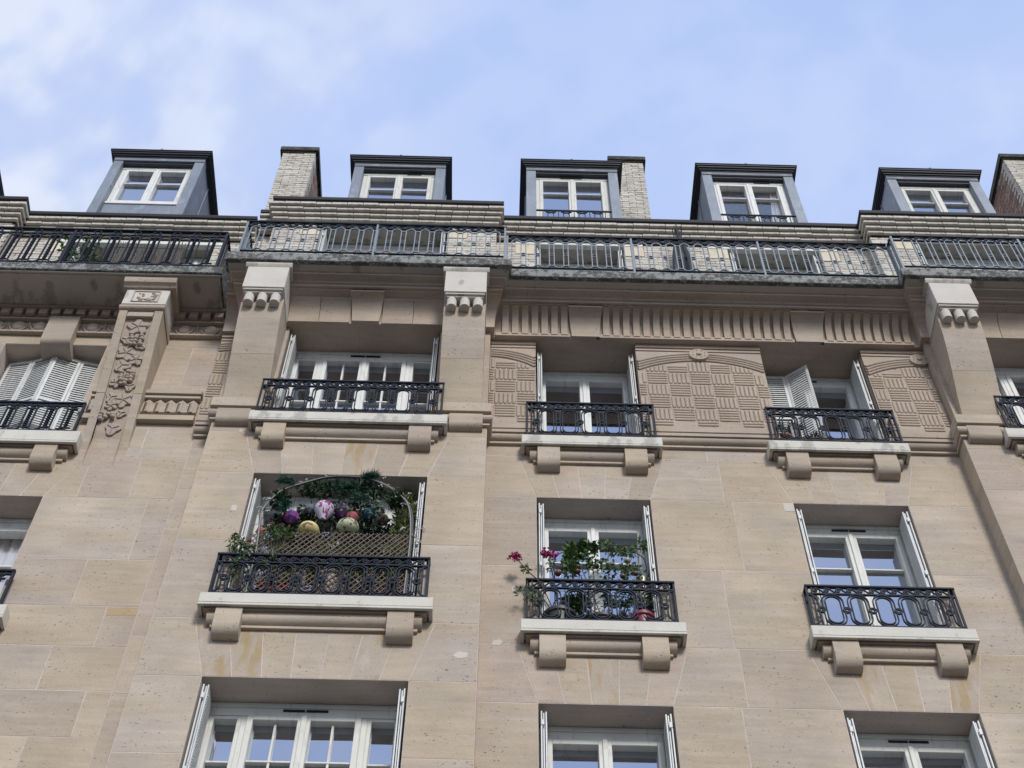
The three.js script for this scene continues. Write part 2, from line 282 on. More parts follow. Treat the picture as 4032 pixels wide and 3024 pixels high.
function makeWindow(building, x0, x1, yb, yt, z, o = {}) {
  const w = grp('window', building), m = o.old ? mWhiteOld : mWhite, glass = o.curtain ? mGlassClear : mGlass;
  const top = o.top ?? 0.155, side = 0.05, D = 0.12;
  const fr = [BB(x0 + side, x1 - side, yt - top, yt - 0.001, z - D, z, 0.005), BB(x0 + 0.012, x1 - 0.012, yt - top * 0.40, yt - 0.004, z, z + 0.012, 0.004), BB(x0 - 0.0295, x0 + side, yb, yt - 0.002, z - D, z - 0.004, 0.005), BB(x1 - side, x1 + 0.0295, yb, yt - 0.002, z - D, z - 0.004, 0.005), BB(x0 + side, x1 - side, yb, yb + 0.07, z - D, z, 0.005)];
  const a = x0 + side, b = x1 - side, cx = (a + b) / 2, lt = yt - top - 0.004, lb = yb + 0.075, rows = o.rows ?? [yt - 0.70];
  if (o.kind === 'wide') {                                            // fixed narrow light, two casements, fixed narrow light
    const s = (b - a) * 0.165, po = 0.055;
    fr.push(BB(a + s, a + s + po, yb + 0.07, lt, z - D, z, 0.005), BB(b - s - po, b - s, yb + 0.07, lt, z - D, z, 0.005));
    leafGlass(w, a, a + s, lb, lt, z - 0.004, 1, rows, 0.036, m, glass); leafGlass(w, b - s, b, lb, lt, z - 0.004, 1, rows, 0.036, m, glass);
    leafGlass(w, a + s + po, cx - 0.004, lb, lt, z + 0.012, 2, rows, 0.055, m, glass); leafGlass(w, cx + 0.004, b - s - po, lb, lt, z + 0.012, 2, rows, 0.055, m, glass);
    fr.push(BB(cx - 0.026, cx + 0.026, lb, lt, z + 0.0125, z + 0.026, 0.006));
  } else {
    leafGlass(w, a, cx - 0.003, lb, lt, z + 0.010, o.cols || 1, rows, 0.058, m, glass); leafGlass(w, cx + 0.003, b, lb, lt, z + 0.010, o.cols || 1, rows, 0.058, m, glass);
    fr.push(BB(cx - 0.024, cx + 0.024, lb, lt, z + 0.0105, z + 0.026, 0.006));
  }
  mesh('frame', fr, m, w, [x0, yb]);
  if (o.vent) { mesh('air_vent', [BB(cx - o.vent / 2, cx - 0.006, yt - 0.105, yt - 0.083, z + 0.001, z + 0.016, 0.003), BB(cx + 0.006, cx + o.vent / 2, yt - 0.105, yt - 0.083, z + 0.001, z + 0.016, 0.003)], mBlack, w); }
  const rm = [B(x0 + 0.01, x1 - 0.01, yb, yt, z - 0.62, z - 0.60), B(x0 + 0.01, x0 + 0.02, yb, yt, z - 0.6, z - D - 0.002), B(x1 - 0.02, x1 - 0.01, yb, yt, z - 0.6, z - D - 0.002), B(x0 + 0.02, x1 - 0.02, yt - 0.02, yt - 0.01, z - 0.6, z - D - 0.002)];
  mesh('room', rm, mRoom, w);
  if (o.curtain) for (const [c0, c1] of o.curtain) {
    const n = 60, pos = []; const cz = t => z - 0.16 + 0.018 * Math.sin(t * 61) + 0.012 * Math.sin(t * 23 + 1);
    for (let i = 0; i < n; i++) { const t0 = c0 + (c1 - c0) * i / n, t1 = c0 + (c1 - c0) * (i + 1) / n, y0 = yb + 0.05, y1 = yt - top; pos.push(t0, y0, cz(t0), t1, y0, cz(t1), t1, y1, cz(t1), t0, y0, cz(t0), t1, y1, cz(t1), t0, y1, cz(t0)); }
    const g = new THREE.BufferGeometry(); g.setAttribute('position', new THREE.Float32BufferAttribute(pos, 3)); g.computeVertexNormals(); mesh('curtain', toCreasedNormals(mergeVertices(g), 1.2), mCurtain, w);
  }
  return w;
}
function foldedShutter(building, xe, side, yb, yt, zf, depth) {       // two or three sheet-metal leaves folded flat against the reveal
  const s = grp('folding_shutter', building);
  for (let i = 0; i < 3; i++) {
    const xo = xe + side * (0.018 + i * 0.021), z1 = zf - 0.012 - (i === 1 ? 0.02 : 0) - i * 0.004, z0 = zf - depth + 0.03 + i * 0.006, t = 0.0045;
    const g = [BB(xo - t, xo + t, yb, yt, z0, z1, 0.002)];
    if (i === 2) for (let y = yb + 0.06; y < yt - 0.08; y += 0.034) g.push(BB(xo + side * 0.004 - 0.003, xo + side * 0.004 + 0.005 * side + 0.003, y, y + 0.012, z0 + 0.03, z1 - 0.03, 0.002));
    g.push(BB(xo - 0.007, xo + 0.007, yb, yt, z1 - 0.012, z1 + 0.001, 0.002));
    const l = mesh('shutter_leaf', g, mShutter, s); 
  }
  for (const f of [0.06, 0.5, 0.93]) mesh('hinge', BB(xe + side * 0.028 - 0.016, xe + side * 0.028 + 0.016, yb + (yt - yb) * f - 0.035, yb + (yt - yb) * f + 0.035, zf - 0.022, zf - 0.004, 0.004), mShutter, s);
  return s;
}
function louvreLeaf(parent, w, y0, y1) {                              // a louvred leaf with its hinge side at the origin, built towards +x
  const H = y1 - y0, t = 0.011, st = 0.035, sl = [];
  const f = mesh('shutter_leaf', [BB(0, st, y0, y1, -t, t, 0.003), BB(w - st, w, y0, y1, -t, t, 0.003), BB(st, w - st, y0, y0 + 0.06, -t, t - 0.001, 0.003), BB(st, w - st, y1 - 0.05, y1, -t, t - 0.001, 0.003), BB(st, w - st, y0 + H * 0.52 - 0.02, y0 + H * 0.52 + 0.02, -t, t - 0.001, 0.003)], mShutter, parent);
  for (let y = y0 + 0.075; y < y1 - 0.065; y += 0.046) { if (Math.abs(y - y0 - H * 0.52) < 0.035) continue; const g = BB(st, w - st, -0.003, 0.003, -0.0165, 0.0165, 0.001); g.rotateX(1.32); g.translate(0, y, 0); sl.push(g); }
  const s = mesh('louvre_slats', sl, mShutter, parent); s.userData.kind = 'stuff'; return [f, s];
}
function louvredShutter(building, segs, y0, y1) {                     // folding louvred leaves standing along a plan line
  const s = grp('folding_shutter', building);
  for (let i = 0; i + 1 < segs.length; i++) {
    const [xa, za] = segs[i], [xb, zb] = segs[i + 1], w = Math.hypot(xb - xa, zb - za);
    for (const o of louvreLeaf(s, w - 0.004, y0, y1)) { o.position.set(xa, 0, za); o.rotation.y = -Math.atan2(zb - za, xb - xa); }
  }
  return s;
}

// ------------------------------------------------------------------ stone ledges on brackets, below the windows
function makeLedge(building, x0, x1, ys, zw, br, o = {}) {
  const [yb, yt] = ys, L = grp('window_ledge', building), f = zw + 0.167, mat = o.mat || mLedge;
  mesh('slab', [BB(x0, x1, yb + 0.03, yt, zw - 0.02, f, 0.006), BB(x0, x1, yb, yb + 0.031, f - 0.034, f - 0.0005, 0.004), BB(x0 + 0.0005, x0 + 0.034, yb, yb + 0.031, zw - 0.02, f - 0.034, 0.004), BB(x1 - 0.034, x1 - 0.0005, yb, yb + 0.031, zw - 0.02, f - 0.034, 0.004)], mat, L, [x0 * 1.7, yb]);
  mesh('bed_moulding', [BB(x0 + 0.055, x1 - 0.055, yb - 0.004, yb + 0.0295, zw - 0.02, f - 0.055, 0.004), profX([[zw - 0.02, yb - 0.004], [zw - 0.02, yb - 0.135], [zw + 0.035, yb - 0.135], [zw + 0.062, yb - 0.118], [zw + 0.082, yb - 0.092], [zw + 0.092, yb - 0.06], [zw + 0.088, yb - 0.03], [zw + 0.078, yb - 0.004]].reverse(), x0 + 0.095, x1 - 0.095), BB(x0 + 0.135, x1 - 0.135, yb - 0.172, yb - 0.137, zw - 0.02, zw + 0.034, 0.003)], o.mould || stones[Math.floor(h3(x0 * 50, 4, 4) * 5)], L, [x0, yb]);
  const bw = 0.25;
  const prof = [[zw - 0.02, yb - 0.005], [zw - 0.02, yb - 0.325], [zw + 0.03, yb - 0.328]];
  for (let i = 1; i <= 8; i++) { const t = i / 8 * Math.PI / 2; prof.push([zw + 0.03 + 0.103 * Math.sin(t), yb - 0.205 - 0.123 * Math.cos(t)]); }
  prof.push([zw + 0.133, yb - 0.005]);
  for (const bx of br) mesh('bracket', profX(prof.slice().reverse(), bx - bw / 2, bx + bw / 2), stones[Math.floor(h3(bx * 100, yb * 10, 4) * 5)], L, [bx, yb]);
  return L;
}
// ------------------------------------------------------------------ wrought iron
const stadium = (w, y0, y1, n = 9) => { const r = w / 2, p = []; for (let i = 0; i <= n; i++) { const t = Math.PI * i / n; p.push([r * Math.cos(t), y1 - r + r * Math.sin(t)]); } for (let i = 0; i <= n; i++) { const t = Math.PI + Math.PI * i / n; p.push([r * Math.cos(t), y0 + r + r * Math.sin(t)]); } return p; };
const circle = (r, n = 18) => Array.from({ length: n }, (_, i) => [r * Math.cos(2 * Math.PI * i / n), r * Math.sin(2 * Math.PI * i / n)]);
const sharedG = new Map();
function once(k, f) { if (!sharedG.has(k)) { const g = f(); sharedG.set(k, Array.isArray(g) ? g.map(q => finish(q)) : finish(g)); } return sharedG.get(k); }
function dogScroll(pitch, h, w, d, flip) {
  return once(`scroll${pitch}|${h}|${flip}`, () => {
    const c = []; for (let i = 0; i <= 24; i++) { const t = i / 24, an = Math.PI / 2 + (1 - t) * 8.2, r = 0.09 * h + 0.32 * h * t; c.push([r * Math.cos(an), r * Math.sin(an) + 0.04 * h]); }
    const q = new THREE.CatmullRomCurve3([[-0.10, 0.42], [0, 0.45], [0.22 * pitch / h, 0.34], [0.45 * pitch / h, 0.0], [0.66 * pitch / h, -0.30], [0.92 * pitch / h, -0.47]].map(p => V3(p[0] * h, p[1] * h, 0))).getPoints(20).map(v => [v.x, v.y]).filter(v => v[0] > 0.01);
    const pts = [...c, ...q].map(p => [flip ? -p[0] : p[0], p[1]]);
    return bar(pts, w, d);
  });
}
function balconetteRailing(building, x0, x1, zw, ySlab, yTop, n, o = {}) {  // ovals doubled in flat iron, rings between, scroll frieze on top
  const r = grp('window_railing', building, (x0 + x1) / 2, ySlab, zw + (o.out ?? 0.077)), W = x1 - x0, H = yTop - ySlab, m = mIron, hw = W / 2;
  const frieze = H - 0.128, rail0 = (o.out ?? 0) > 0.1 ? 0.036 : 0.092;
  mesh('top_rail', [BB(-hw - 0.012, hw + 0.012, H - 0.028, H, -0.024, 0.020, 0.004), BB(-hw - 0.012, -hw + 0.028, H - 0.028, H, -0.10, -0.0245, 0.004), BB(hw - 0.028, hw + 0.012, H - 0.028, H, -0.10, -0.0245, 0.004)], m, r);
  mesh('rail', [B(-hw + 0.008, hw - 0.008, frieze - 0.008, frieze + 0.008, -0.012, 0.012)], m, r); mesh('rail', [B(-hw + 0.008, hw - 0.008, rail0 - 0.008, rail0 + 0.008, -0.012, 0.012)], m, r);
  for (const s of [-1, 1]) { mesh('post', [B(s * hw - 0.010, s * hw + 0.010, 0, H - 0.028, -0.010, 0.010)], m, r); mesh('post', [B(s * (hw - 0.052) - 0.007, s * (hw - 0.052) + 0.007, 0.0, H - 0.028, -0.008, 0.008)], m, r); mesh('post', [B(s * hw - 0.009, s * hw + 0.009, 0, H - 0.03, -0.085, -0.067)], m, r); }
  const inn = W - 0.104 - 0.014, pitch = inn / (n + 0.38), ow = pitch * 0.815, y0 = rail0 + 0.012, y1 = frieze - 0.006, ym = (y0 + y1) / 2 - 0.005;
  const gi = once(`ovi${pitch.toFixed(3)}${H.toFixed(3)}${rail0}`, () => bar(stadium(ow - 0.058, y0 + 0.028, y1 - 0.030), 0.011, 0.020, true)), go = once(`ovo${pitch.toFixed(3)}${H.toFixed(3)}${rail0}`, () => { const st = stadium(ow, y0, y1, 10), up = st.slice(0, 11), dn = st.slice(11); return [bar([[ow / 2, ym + 0.036], ...up, [-ow / 2, ym + 0.036]], 0.011, 0.020), bar([[-ow / 2, ym - 0.036], ...dn, [ow / 2, ym - 0.036]], 0.011, 0.020)]; });
  const gc = once('ring1', () => bar(circle(0.037), 0.011, 0.020, true)), gc2 = once('ring1b', () => bar(circle(0.021), 0.008, 0.018, true));
  for (let i = 0; i < n; i++) { const x = (i - (n - 1) / 2) * pitch; shared('outer_arch', go[0], m, r, x); shared('outer_arch', go[1], m, r, x); shared('oval', gi, m, r, x); }
  for (let i = 0; i <= n; i++) { shared('ring', gc, m, r, (i - n / 2) * pitch, ym); shared('ring', gc2, m, r, (i - n / 2) * pitch, ym); }
  for (const s of [-1, 1]) mesh('half_oval', [bar(stadium(ow, y0, y1).filter(p => p[0] * s < 0.001).map(p => [p[0] + s * (n + 1) / 2 * pitch, p[1]]).sort((a, b) => (a[1] - b[1])), 0.011, 0.02)], m, r);
  const ns = o.ns || Math.round(inn / 0.1115), sp = inn / ns, sh = 0.075;
  for (let i = 0; i < ns; i++) { const fl = o.mirror && i >= ns / 2 ? !o.flip : !!o.flip; shared('scroll', dogScroll(+sp.toFixed(4), sh, 0.010, 0.016, fl), m, r, -inn / 2 + sp * (i + (fl ? 0.72 : 0.28)), H - 0.028 - 0.047); }
  return r;
}
function terraceRailing(building, x0, x1, z, yb, H, pitch, posts, o = {}) {  // single ovals with a small ring in every gap
  const r = grp('balcony_railing', building, x0, yb, z), W = x1 - x0, m = o.mat || mIronBlue;
  const yf = H - 0.125, yl = 0.245;
  mesh('top_rail', [BB(-0.012, W + 0.012, H - 0.026, H, -0.022, 0.022, 0.004)], mIron, r); mesh('rail', [B(0, W, yf - 0.009, yf + 0.009, -0.011, 0.011)], mIron, r); mesh('rail', [B(0, W, yl - 0.009, yl + 0.009, -0.011, 0.011)], mIron, r);
  for (const p of posts) mesh('post', [B(p - x0 - 0.013, p - x0 + 0.013, 0, H - 0.026, -0.016, 0.016)], m, r);
  const n = Math.floor((W - 0.06) / pitch), off = (W - n * pitch) / 2 + pitch / 2, ow = pitch * 0.66;
  const g = once(`tov${ow.toFixed(3)}`, () => bar(stadium(ow, yl + 0.012, yf - 0.012), 0.013, 0.020, true)), gr = once('ring2', () => bar(circle(pitch * 0.16), 0.008, 0.018, true)), sc = dogScroll(pitch, 0.078, 0.011, 0.016, false), tick = once('tick', () => B(-pitch * 0.17, pitch * 0.17, -0.007, 0.007, -0.008, 0.008));
  for (let i = 0; i < n; i++) { shared('oval', g, m, r, off + i * pitch); shared('scroll', sc, mIron, r, off + (i - 0.2) * pitch, yf + 0.055); if (i + 1 < n) { shared('ring', gr, m, r, off + (i + 0.5) * pitch, (yl + yf) / 2 - 0.02); shared('tie_bar', tick, m, r, off + (i + 0.5) * pitch, yf - 0.068); shared('tie_bar', tick, m, r, off + (i + 0.5) * pitch, yl + 0.065); } }
  return r;
}

// ================================================================== the stone apartment building
const house = thing('apartment_building', 'pale limestone apartment building with lantern-filled window balcony, white brick attic and grey dormers', 'building', 0, 0, 0);
const ZW = -0.295, ZBW = -0.08, ZB = 0.24, ZU = 0.12;
const colA = [0.381, 1.614], colB = [3.162, 4.409], bayWin = [-2.658, -0.796], bayWin2 = [5.80, 7.665];
const rows3 = c => [[...c, SLAB[3][1], HEAD[3]], [...c, SLAB[2][1], HEAD[2]], [...c, SLAB[1][1], HEAD[1] + 0.006]];
const holesMid = [...rows3(colA), ...rows3(colB)], holesBay = rows3(bayWin), holesBay2 = rows3(bayWin2);

// --- lower walls: stones in front of a mortar bed, in real courses
function wall(x0, x1, y0, y1, zf, zb, holes, courses, arches) {
  const w = grp('wall', house);
  mesh('mortar_bed', cells(x0, x1, y0, y1, holes).map(c => B(c[0], c[1], c[2], c[3], zb, zf - 0.0018)), mMortar, w);
  layStones(w, x0, x1, zf, courses, holes, arches); return w;
}
const archRow = (c, n, st) => [arch(c[0], c[1], 14.936, 15.70, n, st[0]), arch(c[0], c[1], 11.818, 12.605, n, st[1])];
wall(-0.18, 5.19, 9.3, 16.02, 0, -0.33, holesMid, [[16.02, 15.70, 2.31], [15.70, 14.936, 2.42], [14.936, 13.772, 2.50], [13.772, 12.605, 2.265], [12.605, 11.818, 2.3], [11.818, 10.65, 2.237], [10.65, 9.3, 2.45]], [...archRow(colA, 5, [[], [2]]), ...archRow(colB, 5, [[], [1, 4]])]);
wall(BAYL[0], BAYL[1], 9.3, 16.06, ZB, -0.12, holesBay, [[16.06, 15.70], [15.70, 14.936], [14.936, 13.772], [13.772, 12.600], [12.600, 11.818], [11.818, 10.88], [10.88, 9.3]], [arch(bayWin[0], bayWin[1], 14.936, 15.70, 6, [3]), arch(bayWin[0], bayWin[1], 11.818, 12.600, 7, [0, 1, 5])]);
wall(BAYR[0], BAYR[1], 9.3, 16.06, ZB, -0.12, holesBay2, [[16.06, 15.70], [15.70, 14.936], [14.936, 13.772], [13.772, 12.600], [12.600, 11.818], [11.818, 10.88], [10.88, 9.3]], [arch(bayWin2[0], bayWin2[1], 14.936, 15.70, 6, []), arch(bayWin2[0], bayWin2[1], 11.818, 12.600, 6, [2])]);
wall(-3.5, BAYL[0], 9.3, 16.02, 0, -0.33, [], [[16.02, 15.70], [15.70, 14.936], [14.936, 13.772], [13.772, 12.6], [12.6, 11.818], [11.818, 10.65], [10.65, 9.3]]);
{ // sides of the bays, stone by stone
  const w = grp('wall', house);
  for (const [x, s] of [[BAYL[0], -1], [BAYL[1], 1], [BAYR[0], -1]]) {
    const ys = [9.3, 10.65, 11.82, 12.95, 13.772, 14.936, 15.70, 16.06];
    for (let i = 0; i + 1 < ys.length; i++) mesh('stone', BB(s < 0 ? x - 0.002 : x - 0.02, s < 0 ? x + 0.02 : x + 0.002, ys[i] + JW, ys[i + 1] - JW, -0.03, ZB - 0.006, 0.0025), stones[(i * 2 + 1) % 6], w, [i * 0.37, i * 0.91]);
  }
  mesh('lower_wall', [B(-3.5, 8.9, 0, 9.3, -0.33, -0.01), B(BAYL[0], BAYL[1], 0, 9.3, -0.01, ZB - 0.01), B(BAYR[0], BAYR[1], 0, 9.3, -0.01, ZB - 0.01), B(8.28, 8.9, 9.3, 22, -0.33, -0.01)], mStone, w);
}
{ // pale repairs in the stone
  const w = grp('plaster_repair', house), m = M(C(0.66, 0.60, 0.54), { map: bleach2 });
  for (const [pts, z] of [[[[3.05, 14.79], [3.158, 14.785], [3.158, 14.93], [3.045, 14.93]], 0], [[[-2.95, 15.695], [-2.90, 15.695], [-2.90, 15.735], [-2.93, 15.745]], ZB], [[[0.13, 13.36], [0.19, 13.37], [0.20, 13.45], [0.15, 13.47], [0.125, 13.42]], 0], [[[-0.06, 12.58], [0.02, 12.575], [0.06, 12.62], [0.02, 12.665], [-0.05, 12.64]], 0], [[[-0.42, 12.16], [-0.36, 12.12], [-0.28, 12.14], [-0.27, 12.20], [-0.36, 12.22]], ZB], [[[-2.80, 14.26], [-2.74, 14.26], [-2.74, 14.36], [-2.80, 14.36]], ZB]]) mesh('patch', poly(pts, z - 0.004, z + 0.0025, 0.001), m, w, [pts[0][0], 0]);
}
// --- upper storey walls
{
  const w = grp('wall', house);
  mesh('wall_core', [...cells(-0.18, 5.19, 16.02, 18.36, holesMid).map(c => B(c[0], c[1], c[2], c[3], -0.33, ZU - 0.012)), ...cells(BAYL[0], BAYL[1], 16.06, 18.36, holesBay).map(c => B(c[0], c[1], c[2], c[3], -0.12, 0.26)), ...cells(BAYR[0], BAYR[1], 16.06, 18.36, holesBay2).map(c => B(c[0], c[1], c[2], c[3], -0.12, 0.26)), B(-3.5, BAYL[0], 16.02, 18.36, -0.33, ZU - 0.012)], mCarve, w);
}
// --- string course below the carved panels
{
  const s = grp('string_course', house);
  const tor = []; for (let i = 0; i <= 8; i++) { const t = -Math.PI / 2 + Math.PI * i / 8; tor.push({ y: 15.995 + 0.062 * Math.sin(t), z: 0.035 + 0.055 * Math.cos(t), e: 0.03 + 0.03 * Math.cos(t) }); }
  mesh('torus', sweep([{ y: 15.933, z: -0.02, e: -0.02 }, ...tor, { y: 16.075, z: 0.09, e: 0.04 }], ZB), stones[2], s);
  mesh('fillet', sweep([{ y: 15.895, z: -0.01, e: -0.01 }, { y: 15.895, z: 0.036, e: 0.03 }, { y: 15.932, z: 0.036, e: 0.03 }, { y: 15.932, z: 0, e: 0 }], ZB), stones[1], s);
  for (const [a, b, wn] of [[BAYL[0], BAYL[1], bayWin], [BAYR[0], BAYR[1], bayWin2]]) {
    const d = 0.012;
    mesh('band', BB(a - 0.046, wn[0] - 0.001, 16.07, 16.245, 0.0, 0.345, 0.005), stones[1], s, [a, 0.3]); mesh('band', BB(wn[1] + 0.001, b + 0.046, 16.07, 16.245, 0.0, 0.345, 0.005), stones[3], s, [b, 0.3]);
    const pr = [[0.2, 16.035], [0.2, 15.80], [0.25, 15.80]]; for (let i = 1; i <= 7; i++) { const t = i / 7 * Math.PI * 0.5; pr.push([0.25 + 0.08 * Math.sin(t), 15.885 - 0.085 * Math.cos(t)]); } pr.push([0.332, 16.035]);
    for (const [p, q] of [[a + 0.05, wn[0] - 0.19], [wn[1] + 0.19, b - 0.05]]) mesh('drop_moulding', profX(pr.slice().reverse(), p, q), stones[2], s, [p, 0.7]);
  }
}
// --- carved basket-weave panels
function weavePanel(x0, x1, cx, half, hasMedal) {
  const P = grp('carved_panel', house), z = ZU, yb = 16.08, crown = 17.605, sag = 0.24, R = (half * half + sag * sag) / (2 * sag), yc = crown - R;
  const inner = x => { const d = x - cx; return Math.abs(d) < R ? yc + Math.sqrt(R * R - d * d) : 0; };
  mesh('panel', [BB(x0, x1, yb, 17.95, z - 0.035, z, 0.004), BB(x0 - 0.002, x1 + 0.002, 17.885, 17.948, z, z + 0.026, 0.003), BB(x0, x1, 17.828, 17.868, z, z + 0.013, 0.003)], mCarve, P, [x0, 0.2]);
  const rel = [], c = 0.2605, gx = 1.972, gy = 17.602, cap = (a, b, y, r) => { const g = new THREE.CapsuleGeometry(r, Math.max(0.01, b - a - 2 * r), 2, 6); g.scale(1, 1, 0.62); return g; };
  for (let i = Math.floor((x0 - gx) / c); i <= Math.floor((x1 - gx) / c); i++) for (let j = 1; j <= 6; j++) {
    const hor = ((i + j) & 1) === 1, ax = gx + i * c, ay = gy - j * c;
    for (let k = 0; k < 5; k++) {
      const q = (k + 0.5) / 5 * c, r = 0.0245, wob = (h3(i, j, k) - 0.5) * 0.008;
      let X0 = ax + 0.008, X1 = ax + c - 0.008, Y0 = ay + 0.008, Y1 = ay + c - 0.008;
      if (hor) { X0 = Math.max(X0, x0 + 0.006); X1 = Math.min(X1, x1 - 0.006); const y = ay + q; if (y > Math.min(inner(X0), inner(X1)) - 0.03 || X1 - X0 < 0.05 || y < 16.20) continue; const g = cap(X0, X1, y, r); g.rotateZ(Math.PI / 2 + wob); g.translate((X0 + X1) / 2, y, z); rel.push(g.toNonIndexed()); }
      else { const x = ax + q; if (x < x0 + 0.02 || x > x1 - 0.02) continue; Y1 = Math.min(Y1, inner(x) - 0.012); if (Y0 < 16.20 || Y1 - Y0 < 0.05) continue; const g = cap(Y0, Y1, 0, r); g.rotateZ(wob); g.translate(x, (Y0 + Y1) / 2, z); rel.push(g.toNonIndexed()); }
    }
  }
  for (let i = Math.floor((x0 - gx) / c); i <= Math.floor((x1 - gx) / c); i++) for (let k = 0; k < 5; k++) {   // stubs between the top row and the arch
    const x = gx + i * c + (k + 0.5) / 5 * c; if (x < x0 + 0.02 || x > x1 - 0.02) continue; const Y1 = inner(x) - 0.012, Y0 = gy + 0.008 - c * 0; if (Y1 - Y0 < 0.02) continue; const g = cap(Y0, Y1, 0, 0.02); g.translate(x, (Y0 + Y1) / 2, z); rel.push(g.toNonIndexed());
  }
  mesh('basket_weave', rel, mCarve, P);
  for (let k = 0; k < 4; k++) {
    const off = 0.022 + k * 0.05, pts = []; for (let i = 0; i <= 26; i++) { const x = x0 + 0.012 + (x1 - x0 - 0.024) * i / 26, d = x - cx, RR = R + off, y = yc + Math.sqrt(RR * RR - d * d); if (y < 17.822) pts.push([x, y]); else if (pts.length > 1) { break; } }
    const segs = []; let cur = []; for (let i = 0; i <= 40; i++) { const x = x0 + 0.012 + (x1 - x0 - 0.024) * i / 40, d = x - cx, RR = R + off, y = yc + Math.sqrt(RR * RR - d * d); if (y < 17.818) cur.push(V3(x, y, z - 0.002)); else { if (cur.length > 2) segs.push(cur); cur = []; } } if (cur.length > 2) segs.push(cur);
    for (const s of segs) { const g = new THREE.TubeGeometry(new THREE.CatmullRomCurve3(s), 36, 0.0235, 6); mesh('arch_moulding', g, mCarve, P); }
  }
  if (hasMedal) {
    const g = new THREE.CylinderGeometry(0.118, 0.128, 0.05, 28); g.rotateX(Math.PI / 2); g.translate(cx, 17.715, z + 0.022);
    const bits = [g.toNonIndexed()]; const b = new THREE.SphereGeometry(0.036, 12, 8); b.scale(1, 1, 0.7); b.translate(cx, 17.715, z + 0.047); bits.push(b.toNonIndexed());
    for (let i = 0; i < 8; i++) { const q = new THREE.ConeGeometry(0.012, 0.03, 5); q.rotateX(Math.PI / 2); q.translate(cx + 0.078 * Math.cos(i * 0.785 + 0.3), 17.715 + 0.078 * Math.sin(i * 0.785 + 0.3), z + 0.05); bits.push(q.toNonIndexed()); }
    mesh('medallion', bits, mCarve, P);
  }
}
weavePanel(colA[1], colB[0], 2.385, 0.77, true);
weavePanel(BAYL[1] + 0.002, colA[0], -0.2, 0.58, false);
weavePanel(colB[1], BAYR[0] - 0.002, 5.10, 0.69, true);
weavePanel(-3.5, BAYL[0] - 0.002, -3.25, 0.56, false);

